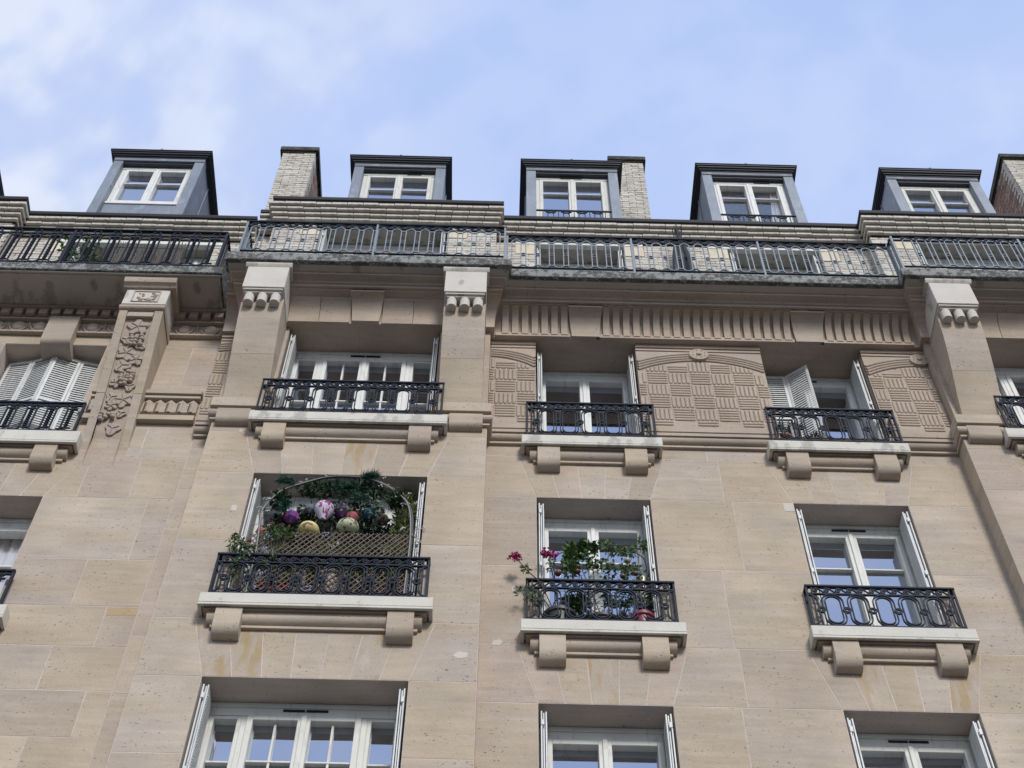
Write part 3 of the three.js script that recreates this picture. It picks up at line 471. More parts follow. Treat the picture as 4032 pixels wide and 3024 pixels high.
// --- cornice carrying the balcony
{
  const c = grp('cornice', house), DZ = 0.147;
  const curve = (n, f = 0) => Array.from({ length: n + 1 }, (_, i) => { const t = i / n * Math.PI / 2; return { y: 17.99 + 0.375 * Math.sin(t) - f * Math.sin(t) * 0.6, z: 0.195 + 0.245 * (1 - Math.cos(t)) + f * Math.cos(t), e: 0.045 + 0.075 * (1 - Math.cos(t)) + f * Math.cos(t) }; });
  mesh('cove', sweep([{ y: 17.95, z: -0.33, e: -0.4 }, { y: 17.95, z: 0.195, e: 0.045 }, ...curve(10), { y: 18.385, z: 0.44, e: 0.12 }], DZ), mCornice, c);
  mesh('fillet', sweep([{ y: 18.385, z: 0.3, e: 0 }, { y: 18.385, z: 0.476, e: 0.13 }, { y: 18.425, z: 0.476, e: 0.13 }, { y: 18.425, z: 0.40, e: 0.08 }], DZ), stones[0], c);
  const cav = []; for (let i = 0; i <= 8; i++) { const t = i / 8; cav.push({ y: 18.426 + 0.078 * t, z: 0.435 + 0.135 * t + 0.022 * Math.sin(t * Math.PI * 2 + 0.4), e: 0.11 + 0.06 * t + 0.01 * Math.sin(t * Math.PI * 2) }); }
  mesh('cyma', sweep(cav, DZ), mCornice, c);
  mesh('bed_fillet', sweep([{ y: 18.504, z: 0.4, e: 0.1 }, { y: 18.504, z: 0.595, e: 0.18 }, { y: 18.522, z: 0.595, e: 0.18 }], DZ), mBleach, c);
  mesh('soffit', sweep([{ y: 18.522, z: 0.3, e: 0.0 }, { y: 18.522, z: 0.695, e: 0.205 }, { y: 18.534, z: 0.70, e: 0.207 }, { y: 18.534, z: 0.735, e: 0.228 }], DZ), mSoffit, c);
  mesh('balcony_slab', sweep([{ y: 18.528, z: 0.70, e: 0.21 }, { y: 18.528, z: 0.748, e: 0.236 }, { y: 18.536, z: 0.755, e: 0.242 }, { y: 18.706, z: 0.755, e: 0.242 }, { y: 18.712, z: 0.748, e: 0.236 }, { y: 18.712, z: -0.4, e: -0.5 }], DZ), mLichen, c);
  // fluted frieze between the keystones
  const ribG = w => profX([...curve(8, 0.042).map(p => [p.z, p.y]).filter(p => p[1] < 18.352), ...curve(8, -0.02).map(p => [p.z, p.y]).reverse().filter(p => p[1] < 18.36 && p[1] > 18.02)].reverse(), -w / 2, w / 2, 0.7);
  const rib = once('rib', () => ribG(0.080));
  const kA = (colA[0] + colA[1]) / 2, kB = (colB[0] + colB[1]) / 2;
  const lip = (x0, x1) => mesh('lip', profX([[0.15, 17.951], [0.229, 17.951], [0.229, 18.022], [0.205, 18.045], [0.15, 18.045]].reverse(), x0, x1), mCornice, c, [x0, 0]);
  for (const [a, b] of [[-0.06, kA - 0.20], [kA + 0.20, kB - 0.20], [kB + 0.20, 5.07]]) {
    lip(a - 0.06, b + 0.012); const n = Math.round((b - a) / 0.126); for (let i = 0; i < n; i++) shared('rib', rib, i % 4 === 1 ? stones[2] : mCornice, c, a + (b - a) * (i + 0.5) / n);
  }
  const key = (x, dz, w) => { // keystone, a little wider at the top
    const pr = [...curve(10, 0.045)], pos = [], rows = pr.map((p, i) => { const h = (w / 2) * (0.80 + 0.20 * i / 10); return [[x - h, p.y, p.z + dz], [x + h, p.y, p.z + dz], [x + h, p.y, p.z + dz - 0.12], [x - h, p.y, p.z + dz - 0.12]]; });
    const b0 = rows[0].map(p => [p[0], 17.951, p[2]]); rows.unshift(b0); const tp = rows[rows.length - 1].map((p, i) => [p[0], 18.384, p[2]]); rows.push(tp);
    const q = (a, b, cc, d) => pos.push(...a, ...b, ...cc, ...a, ...cc, ...d);
    for (let i = 0; i + 1 < rows.length; i++) { const A = rows[i], Z = rows[i + 1]; q(A[0], A[1], Z[1], Z[0]); q(A[1], A[2], Z[2], Z[1]); q(A[3], A[0], Z[0], Z[3]); }
    q(rows[0][3], rows[0][2], rows[0][1], rows[0][0]);
    const g = new THREE.BufferGeometry(); g.setAttribute('position', new THREE.Float32BufferAttribute(pos, 3)); g.computeVertexNormals(); mesh('keystone', toCreasedNormals(g, 0.5), stones[0], c, [x, 0.5]);
  };
  key(kA, 0, 0.43); key(kB, 0, 0.43); key((bayWin[0] + bayWin[1]) / 2, DZ, 0.42); key((bayWin2[0] + bayWin2[1]) / 2, DZ, 0.42);
  for (const [a, b] of [bayWin, bayWin2]) { const k = (a + b) / 2; const cz = curve(8, 0.022).map(p => [p.z + DZ, p.y]).filter(p => p[1] < 18.33); for (const [p, q] of [[a - 0.03, k - 0.2], [k + 0.2, b + 0.03]]) { const mid = (p + q) / 2; for (const [u, v] of [[p, mid - 0.004], [mid + 0.004, q]]) mesh('frieze_block', profX([[0.2, 17.951], [0.36, 17.951], ...cz, [0.3, 18.33]].reverse(), u, v), stones[Math.floor(h3(u * 40, 2, 2) * 3) === 0 ? 2 : 4], c, [u, 0.3]); } }
}
// --- piers of the bays, swelling into consoles with three pegs
function console_(x0, x1) {
  const p = grp('pier', house), pts = [[0.05, 16.246], [0.318, 16.246], [0.372, 16.5], [0.45, 16.75], [0.53, 17.0], [0.60, 17.25], [0.655, 17.5], [0.69, 17.72], [0.70, 17.89], [0.05, 17.89]];
  const cv = new THREE.CatmullRomCurve3(pts.slice(1, 9).map(q => V3(q[0], q[1], 0))).getPoints(18).map(v => [v.x, v.y]);
  const cut = 16.93, lo = cv.filter(q => q[1] < cut), hi = cv.filter(q => q[1] > cut); const zc = 0.508;
  mesh('stone', profX([[0.05, 16.246], ...lo, [zc, cut - 0.004], [0.05, cut - 0.004]].reverse(), x0, x1), stones[3], p, [x0, 0.1]);
  mesh('stone', profX([[0.05, cut + 0.004], [zc, cut + 0.004], ...hi, [0.05, 17.89]].reverse(), x0, x1), stones[1], p, [x0 + 0.7, 0.6]);
  mesh('console_block', [BB(x0 - 0.004, x1 + 0.004, 17.93, 18.44, 0.05, 0.845, 0.006), BB(x0 + 0.012, x1 - 0.012, 17.90, 17.931, 0.05, 0.828, 0.004), BB(x0 + 0.03, x1 - 0.03, 17.872, 17.901, 0.05, 0.80, 0.004)], mBleach, p, [x0, 0.9]);
  mesh('cap', [profX([[0.05, 18.44], [0.846, 18.44], [0.862, 18.465], [0.872, 18.485], [0.872, 18.505], [0.05, 18.505]].reverse(), x0 - 0.035, x1 + 0.035)], mBleach, p);
  const g = once('peg', () => { const q = new THREE.CylinderGeometry(0.061, 0.061, 0.17, 24); return toCreasedNormals(q, 0.6); });
  for (let i = -1; i <= 1; i++) shared('peg', g, mBleach, p, (x0 + x1) / 2 + i * 0.160, 17.787, 0.742);
}
console_(-3.205, -2.70); console_(-0.75, -0.245); console_(5.255, 5.76); console_(7.70, 8.21);

// --- windows with their folded shutters
const V = 0.30;
makeWindow(house, colA[0] + 0.03, colA[1] - 0.03, SLAB[1][1], HEAD[1], ZW, {}); makeWindow(house, colB[0] + 0.03, colB[1] - 0.03, SLAB[1][1], HEAD[1], ZW, { vent: 0.26 });
makeWindow(house, colA[0] + 0.03, colA[1] - 0.03, SLAB[2][1], HEAD[2], ZW, {}); makeWindow(house, colB[0] + 0.03, colB[1] - 0.03, SLAB[2][1], HEAD[2], ZW, { vent: 0.37, old: true });
makeWindow(house, colA[0] + 0.03, colA[1] - 0.03, SLAB[3][1], HEAD[3], ZW, { old: true }); makeWindow(house, colB[0] + 0.03, colB[1] - 0.03, SLAB[3][1], HEAD[3], ZW, { vent: 0.37, old: true });
for (const [r, o] of [[1, {}], [2, {}], [3, { old: true, vent: 0.41 }]]) makeWindow(house, bayWin[0] + 0.03, bayWin[1] - 0.03, SLAB[r][1], HEAD[r], ZBW, { kind: 'wide', vent: 0.37, rows: [HEAD[r] - 0.68, HEAD[r] - 1.05, HEAD[r] - 1.5], ...o });
makeWindow(house, bayWin2[0] + 0.03, bayWin2[1] - 0.03, SLAB[1][1], HEAD[1], ZBW, { kind: 'wide', rows: [HEAD[1] - 0.62, HEAD[1] - 1.05, HEAD[1] - 1.5] });
makeWindow(house, bayWin2[0] + 0.03, bayWin2[1] - 0.03, SLAB[2][1], HEAD[2], ZBW, { kind: 'wide', rows: [HEAD[2] - 0.62, HEAD[2] - 1.05, HEAD[2] - 1.5] });
for (const r of [1, 2, 3]) {
  for (const [c, zf, d] of [[colA, 0, 0.27], [colB, 0, 0.27], [bayWin, ZB, 0.30], [bayWin2, ZB, 0.30]]) {
    if (c === bayWin2 && r === 3) continue;
    const z = zf + (r === 1 && zf === 0 ? 0.06 : 0) - 0.008, dd = d + (r === 1 && zf === 0 ? 0.05 : 0);
    if (!(r === 1 && c === colB)) foldedShutter(house, c[0] + 0.012, 1, SLAB[r][1] + 0.02, HEAD[r] - 0.075, z, dd);
    foldedShutter(house, c[1] - 0.012, -1, SLAB[r][1] + 0.02, HEAD[r] - 0.075, z, dd);
  }
}
louvredShutter(house, [[colB[0] + 0.03, -0.235], [colB[0] + 0.345, -0.235], [colB[0] + 0.60, -0.045]], SLAB[1][1] + 0.02, HEAD[1] - 0.085);

// --- ledges and railings
for (const r of [1, 2]) {
  for (const c of [colA, colB]) { const d = c === colA ? 0 : 0.012; makeLedge(house, c[0] - 0.168, c[1] + 0.183 - d, SLAB[r], 0, [c[0] + 0.137, c[1] - 0.122]); balconetteRailing(house, c[0] - 0.105, c[1] + 0.122, 0, SLAB[r][1], SLAB[r][1] + 0.69, 5, { flip: c === colA, out: r === 1 ? 0.143 : 0.077 }); }
  for (const c of [bayWin, bayWin2]) { if (c === bayWin2 && r === 2) continue; makeLedge(house, c[0] - 0.175, c[1] + 0.175, SLAB[r], ZB, [c[0] + 0.13, c[1] - 0.12], r === 2 ? {} : {}); balconetteRailing(house, c[0] - 0.115, c[1] + 0.10, ZB, SLAB[r][1], SLAB[r][1] + 0.685, 8, { mirror: r === 2, out: r === 1 ? 0.138 : 0.077 }); }
}
// --- long balcony railings
terraceRailing(house, -0.01, 5.04, 0.64, 18.712, 1.13, 0.1842, [0.0, 1.634, 3.31, 5.03]);
terraceRailing(house, -3.42, -0.02, 0.79, 18.712, 1.06, 0.184, [-3.41, -1.705, -0.03]);
terraceRailing(house, 5.04, 8.40, 0.79, 18.712, 1.09, 0.1842, [5.05, 6.73, 8.39]);
for (const [x, zz] of [[-3.41, -0.1], [5.05, 0.64]]) { const r = grp('balcony_railing', house, x, 18.712, 0.79); const z0 = zz - 0.79; mesh('top_rail', BB(-0.02, 0.02, 1.045, 1.07, z0, -0.03, 0.004), mIron, r); mesh('rail', B(-0.01, 0.01, 0.09, 0.11, z0, -0.02), mIron, r); for (let z = z0 + 0.03; z < -0.03; z += 0.062) mesh('bar', B(-0.009, 0.009, 0.1, 1.045, z - 0.008, z + 0.008), mIronBlue, r); }

// ------------------------------------------------------------------ white brick attic
const ZA = -0.22, ADZ = 0.225, aWinA = [0.392, 1.672], aWinB = [3.16, 4.47], aWinBay = [-2.66, -0.85], aWinBay2 = [5.78, 7.62], AH = 21.25, AF = 18.72, GUT = 21.62;
function brickFace(out, x0, x1, y0, y1, z, holes, seed, d = 0.03) {     // running bond, one box a brick, a few tones
  const ph = 0.072, pl = 0.232; let row = 0;
  for (let y = y0; y < y1 - 0.02; y += ph, row++) {
    const yt = Math.min(y + ph - 0.011, y1), ym = (y + yt) / 2, hs = holes.filter(h => ym > h[2] && ym < h[3]).sort((a, b) => a[0] - b[0]);
    const sp = []; let c = x0; for (const h of hs) { if (h[0] > c) sp.push([c, h[0]]); c = Math.max(c, h[1]); } if (c < x1) sp.push([c, x1]);
    for (const [a, b] of sp) { let x = a - (row & 1 ? pl / 2 : 0) - (a - Math.floor(a / pl) * pl) * 0; for (; x < b; x += pl) { const p = Math.max(a, x + 0.005), q = Math.min(b, x + pl - 0.005); if (q - p < 0.03) continue; const k = h3(Math.floor(x * 97), row, seed); out[Math.floor(k * out.length)].push(B(p, q, y, yt, z - d, z + (h3(row, Math.floor(x * 31), seed) - 0.5) * 0.007)); } }
  }
}
{
  const w = grp('attic_wall', house);
  const hA = [aWinA, aWinB].map(c => [c[0], c[1], AF, AH]), hB = [[...aWinBay, AF, AH]], hB2 = [[...aWinBay2, AF, AH]];
  mesh('wall_core', [...cells(-0.16, 5.19, AF, GUT, hA).map(c => B(c[0], c[1], c[2], c[3], -0.55, ZA - 0.012)), ...cells(-3.33, -0.16, AF, GUT, hB).map(c => B(c[0], c[1], c[2], c[3], -0.55, ZA + ADZ - 0.012)), ...cells(5.19, 8.3, AF, GUT, hB2).map(c => B(c[0], c[1], c[2], c[3], -0.55, ZA + ADZ - 0.012)), B(-3.55, -3.33, AF, GUT, -0.55, ZA - 0.012), B(8.3, 8.9, AF, GUT, -0.55, ZA - 0.012)], mBrickMortar, w);
  const lin = [[aWinA[0] - 0.27, aWinA[0], 20.955, AH + 0.085], [aWinA[1], aWinA[1] + 0.285, 20.955, AH + 0.085], [aWinB[0] - 0.28, aWinB[0], 20.955, AH + 0.085], [aWinB[1], aWinB[1] + 0.285, 20.955, AH + 0.085], [aWinA[0], aWinA[1], AH, AH + 0.085], [aWinB[0], aWinB[1], AH, AH + 0.085]];
  const linB = (c) => [[c[0] - 0.29, c[0], 20.955, AH + 0.085], [c[1], c[1] + 0.29, 20.955, AH + 0.085], [c[0], c[1], AH, AH + 0.085]];
  const tones = [[], [], [], []];
  brickFace(tones, -0.16, 5.19, AF, GUT - 0.30, ZA, [...hA, ...lin], 3); brickFace(tones, -3.33, -0.16, AF, GUT - 0.30, ZA + ADZ, [...hB, ...linB(aWinBay)], 4); brickFace(tones, 5.19, 8.3, AF, GUT - 0.30, ZA + ADZ, [...hB2, ...linB(aWinBay2)], 5); brickFace(tones, -3.55, -3.33, AF, GUT - 0.30, ZA, [], 6);
  for (let z = 0; z < 3; z++) for (let y = AF, r = 0; y < GUT - 0.3; y += 0.072, r++) { for (const x of [-0.16, 5.19]) { const za = ZA + 0.075 * z, zb = za + 0.069; tones[(r + z) & 3].push(B(x - (x < 0 ? 0.03 : 0.003), x + (x < 0 ? 0.003 : 0.03), y, y + 0.061, za, zb)); } }
  tones.forEach((t, i) => { const o = mesh('brickwork', t, bricks[i], w); o.userData.kind = 'stuff'; });
  for (const [cc, dz] of [[aWinA, 0], [aWinB, 0], [aWinBay, ADZ], [aWinBay2, ADZ]]) {
    for (const s of [[cc[0] - 0.275, cc[0] - 0.002], [cc[1] + 0.002, cc[1] + 0.275]]) mesh('lintel_end', BB(s[0], s[1], 20.96, AH - 0.002, ZA + dz - 0.04, ZA + dz + 0.006, 0.004), mCream, w);
    mesh('lintel', BB(cc[0] - 0.275, cc[1] + 0.275, AH - 0.006, AH + 0.08, ZA + dz - 0.06, ZA + dz + 0.014, 0.004), mWhite, w);
  }
  // corbelled courses below the gutter: single bricks
  const gb = [0.226, 0.11].map((l, q) => once('corbel' + q, () => BB(-l / 2, l / 2, 0, 0.0615, -0.19, 0, 0.004)));
  for (let k = 0; k < 4; k++) {
    const y = GUT - 0.073 * (k + 1), out = 0.200 - 0.046 * k, e = 0.105 - 0.024 * k;
    const run = (x0, x1, z) => { const n = Math.max(1, Math.round((x1 - x0) / 0.232)); const s = (x1 - x0) / n; for (let i = 0; i < n; i++) { const o = shared('brick', gb[0], bricks[Math.floor(h3(i, k, Math.floor(x0 * 10)) * 4)], w, x0 + s * (i + 0.5), y, z + (h3(i, k, 5) - 0.5) * 0.008); o.scale.x = s / 0.234; } };
    run(-0.16 + e, 5.19 - e, ZA + out); run(-3.33 - e, -0.16 + e, ZA + ADZ + out); run(5.19 - e, 8.3, ZA + ADZ + out); if (k < 4) run(-3.58, -3.33 - e, ZA + out + 0.02);
    for (const x of [-0.16 + e, 5.19 - e, -3.33 - e]) { const o = shared('brick', gb[0], bricks[k & 3], w, x, y, ZA + out + ADZ - 0.118); o.rotation.y = x < 0 && x > -1 ? Math.PI / 2 : -Math.PI / 2; }
  }
  mesh('brick_backing', sweep([{ y: GUT - 0.292, z: ZA - 0.1, e: -0.1 }, { y: GUT - 0.292, z: ZA + 0.02, e: 0.0 }, { y: GUT, z: ZA + 0.15, e: 0.05 }], ADZ, -3.55), mBrickMortar, w);
}
{ // gutter and zinc roof
  const r = grp('roof', house);
  mesh('gutter', sweep([{ y: GUT + 0.004, z: ZA - 0.2, e: -0.1 }, { y: GUT + 0.004, z: ZA + 0.20, e: 0.10 }, { y: GUT + 0.02, z: ZA + 0.222, e: 0.112 }, { y: GUT + 0.058, z: ZA + 0.236, e: 0.12 }, { y: GUT + 0.082, z: ZA + 0.232, e: 0.118 }, { y: GUT + 0.088, z: ZA + 0.2, e: 0.1 }, { y: GUT + 0.06, z: ZA - 0.1, e: -0.1 }], ADZ, -3.58), mGutter, r);
  mesh('roof_slope', profX([[-0.1, GUT + 0.03], [-4.5, 24.2], [-4.5, GUT - 0.2], [-0.4, GUT - 0.2]], -3.5, 8.9), mZinc, r);
}
// attic windows
for (const [c, z, k] of [[aWinA, ZA, ''], [aWinB, ZA, ''], [aWinBay, ZA + ADZ, 'wide'], [aWinBay2, ZA + ADZ, 'wide']]) {
  makeWindow(house, c[0] + 0.05, c[1] - 0.05, AF, AH - 0.008, z - 0.30, { kind: k, top: 0.22, rows: [AH - 0.80, AH - 1.3] });
  const g = grp('reveal', house); mesh('reveal_lining', [B(c[0] - 0.03, c[0] + 0.001, AF, AH - 0.001, z - 0.34, z - 0.05), B(c[1] - 0.001, c[1] + 0.03, AF, AH - 0.001, z - 0.34, z - 0.05)], mWhiteOld, g);
  foldedShutter(house, c[0] + 0.02, 1, AF + 0.03, AH - 0.06, z - 0.01, 0.27); foldedShutter(house, c[1] - 0.02, -1, AF + 0.03, AH - 0.06, z - 0.01, 0.27);
}
// ------------------------------------------------------------------ dormers
function dormer(building, cx, w, o = {}) {
  const d = grp('dormer', building), z = -0.32, yb = 21.55, yt = 24.08, hw = w / 2, jw = 0.145, back = -3.4, dx = o.lean || 0;
  mesh('cheek', [BB(cx - hw, cx - hw + 0.05, yb, yt, back, z - 0.012, 0.004)], mZinc, d, [cx, 1]); mesh('cheek', [BB(cx + hw - 0.05, cx + hw, yb, yt, back, z - 0.012, 0.004)], mZinc, d, [cx, 2]);
  for (const s of [-1, 1]) for (let k = 0; k < 5; k++) mesh('standing_seam', BB(cx + s * (hw + 0.009) - 0.010, cx + s * (hw + 0.009) + 0.010, yb, yt - 0.03, z - 0.50 - k * 0.52, z - 0.488 - k * 0.52, 0.003), mZinc, d, [k, s]);
  const ys = o.split || [yb, 22.35, 23.05, yt - 0.11];
  for (const s of [-1, 1]) for (let i = 0; i + 1 < ys.length; i++) { const a = cx + s * (hw - jw), b = cx + s * (hw + 0.006); mesh('zinc_sheet', BB(Math.min(a, b), Math.max(a, b), ys[i] + 0.002, ys[i + 1] + 0.014, z - 0.13, z + 0.002 + 0.007 * (ys.length - 2 - i), 0.004), mZinc, d, [cx + i, i * 0.7 + s]); }
  mesh('lintel', [BB(cx - hw + jw, cx + hw - jw, yt - 0.155, yt - 0.106, z - 0.13, z - 0.02, 0.004)], mZincDark, d); mesh('head_board', BB(cx - hw - 0.008, cx + hw + 0.008, yt - 0.105, yt - 0.02, z - 0.13, z + 0.014, 0.004), o.worn ? mWoodGrey : mZinc, d, [cx, 0.4]);
  const steps = [[0.0, 0.03, 0.022], [0.03, 0.065, 0.045], [0.065, 0.105, 0.07], [0.105, 0.14, 0.088]]; const g = [];
  for (const [a, b, e] of steps) g.push(BB(cx - hw - e, cx + hw + e, yt - 0.02 + a, yt - 0.02 + b + 0.001, back, z + e, 0.006));
  g.push(BB(cx - hw - 0.10, cx + hw + 0.10, yt + 0.12, yt + 0.142, back, z + 0.10, 0.006));
  mesh('dormer_cornice', g, mZincDark, d);
  const nub = new THREE.SphereGeometry(0.028, 10, 8); nub.translate(cx, yt + 0.15, z + 0.08); mesh('roof_knob', nub, mZinc, d);
  const win = grp('dormer_window', building), x0 = cx - hw + jw, x1 = cx + hw - jw, wz = z - 0.10, wb = o.sill ?? 22.2, wt = yt - 0.155;
  mesh('apron', BB(x0, x1, yb, wb, wz - 0.06, wz + 0.015, 0.004), mZinc, win);
  const m = o.old ? mWhiteOld : mWhite, gl = o.curtain ? mGlassClear : mGlass;
  mesh('frame', [BB(x0, x1, wt - 0.075, wt, wz - 0.07, wz + 0.012, 0.005), BB(x0, x0 + 0.06, wb, wt - 0.075, wz - 0.07, wz, 0.005), BB(x1 - 0.06, x1, wb, wt - 0.075, wz - 0.07, wz, 0.005), BB(x0, x1, wb - 0.02, wb + 0.05, wz - 0.07, wz + 0.035, 0.006), BB(cx - 0.026, cx + 0.026, wb + 0.05, wt - 0.075, wz + 0.0085, wz + 0.024, 0.006)], m, win, [cx, 0]);
  leafGlass(win, x0 + 0.06, cx - 0.003, wb + 0.052, wt - 0.077, wz + 0.008, 1, [wt - 0.50], 0.055, m, gl); leafGlass(win, cx + 0.003, x1 - 0.06, wb + 0.052, wt - 0.077, wz + 0.008, 1, [wt - 0.50], 0.055, m, gl);
  if (o.vent) mesh('air_vent', BB(cx + o.vent[0], cx + o.vent[1], wt - 0.048, wt - 0.024, wz + 0.013, wz + 0.03, 0.003), mBlack, win);
  mesh('room', [B(x0, x1, wb, wt, wz - 0.72, wz - 0.7)], mRoom, win);
  if (o.curtain) { const [c0, c1] = o.curtain, n = 40, pos = [], cz = t => wz - 0.13 + 0.02 * Math.sin(t * 45) + 0.012 * Math.sin(t * 19); for (let i = 0; i < n; i++) { const f = i / n, f2 = (i + 1) / n, a = k => k, X = (q, y) => c1 - (c1 - c0) * (1 - q) * (0.55 + 0.45 * clamp((wt - 0.1 - y) / 0.9)); const y0 = wb, y1 = wt - 0.1; pos.push(X(f, y0), y0, cz(f), X(f2, y0), y0, cz(f2), X(f2, y1), y1, cz(f2), X(f, y0), y0, cz(f), X(f2, y1), y1, cz(f2), X(f, y1), y1, cz(f)); } const gq = new THREE.BufferGeometry(); gq.setAttribute('position', new THREE.Float32BufferAttribute(pos, 3)); gq.computeVertexNormals(); mesh('curtain', gq, mCurtain, win); }
  if (o.guard) {
    const r = grp('dormer_railing', building, cx, wb + 0.02, z + 0.0), hw2 = (x1 - x0) / 2; const H = 0.36;
    mesh('top_rail', B(-hw2, hw2, H - 0.02, H, -0.012, 0.012), mIron, r); mesh('rail', B(-hw2, hw2, 0.02, 0.035, -0.01, 0.01), mIron, r);
    const pg = 0.235, n = Math.floor(2 * hw2 / pg), gg = once('dov', () => merge([bar(stadium(0.09, 0.04, H - 0.08), 0.012, 0.018, true), bar(circle(0.04, 16).map(p => [p[0] * 1.9, p[1] * 0.7 + H - 0.05]), 0.011, 0.018, true)]));
    for (let i = 0; i < n; i++) shared('oval', gg, mIron, r, (i - (n - 1) / 2) * pg); for (let i = 0; i <= n; i++) mesh('bar', B((i - n / 2) * pg - 0.006, (i - n / 2) * pg + 0.006, 0.03, H - 0.02, -0.007, 0.007), mIron, r);
  }
}
dormer(house, -1.727, 1.43, { worn: true, vent: [0.12, 0.34], old: true, split: [21.55, 22.45, 23.96] });
dormer(house, 0.997, 1.43, { worn: true, vent: [-0.18, 0.16], guard: true, old: true, split: [21.55, 22.75, 23.96] });
dormer(house, 3.785, 1.43, { worn: true, vent: [0.1, 0.35], guard: true, curtain: [4.0, 4.33], split: [21.55, 22.75, 23.96] });
dormer(house, 6.735, 1.45, { worn: true, old: true, split: [21.55, 22.55, 23.96] });

// ------------------------------------------------------------------ chimney stacks
function chimney(building, x0, x1, yb, yt, zf, zb, red) {
  const c = grp('chimney', building), core = mesh('stack_core', B(x0 + 0.02, x1 - 0.02, yb, yt, zb + 0.02, zf - 0.02), mBrickMortar, c);
  const t = [[], [], [], []], rt = [[], [], []]; brickFace(t, x0, x1, yb, yt, zf, [], Math.floor(x0 * 13), 0.03);
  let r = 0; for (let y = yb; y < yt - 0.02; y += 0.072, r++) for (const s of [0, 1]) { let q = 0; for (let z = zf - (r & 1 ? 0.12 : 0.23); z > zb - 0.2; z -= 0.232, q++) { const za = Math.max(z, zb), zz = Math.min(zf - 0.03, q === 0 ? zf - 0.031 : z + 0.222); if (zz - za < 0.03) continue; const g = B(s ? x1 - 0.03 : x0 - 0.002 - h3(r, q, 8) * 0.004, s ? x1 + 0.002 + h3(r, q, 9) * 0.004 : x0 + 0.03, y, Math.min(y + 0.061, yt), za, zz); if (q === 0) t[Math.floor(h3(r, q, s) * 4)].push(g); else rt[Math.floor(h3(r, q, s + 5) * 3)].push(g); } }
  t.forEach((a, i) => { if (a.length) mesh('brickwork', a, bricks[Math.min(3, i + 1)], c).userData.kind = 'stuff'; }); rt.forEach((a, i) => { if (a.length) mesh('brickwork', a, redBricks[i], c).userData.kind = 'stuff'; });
  mesh('chimney_cap', [BB(x0 - 0.05, x1 + 0.05, yt, yt + 0.14, zb, zf + 0.05, 0.012), BB(x0 - 0.02, x1 + 0.02, yt - 0.03, yt + 0.001, zb, zf + 0.02, 0.01)], M(C(0.10, 0.095, 0.085), { map: lichen2 }), c);
}
chimney(house, -3.76, -3.22, 21.7, 25.18, -0.65, -4.2);
chimney(house, 1.74, 2.29, 21.9, 25.9, -1.0, -1.9);
chimney(house, 8.62, 9.6, 21.8, 26.4, -1.0, -4.5);

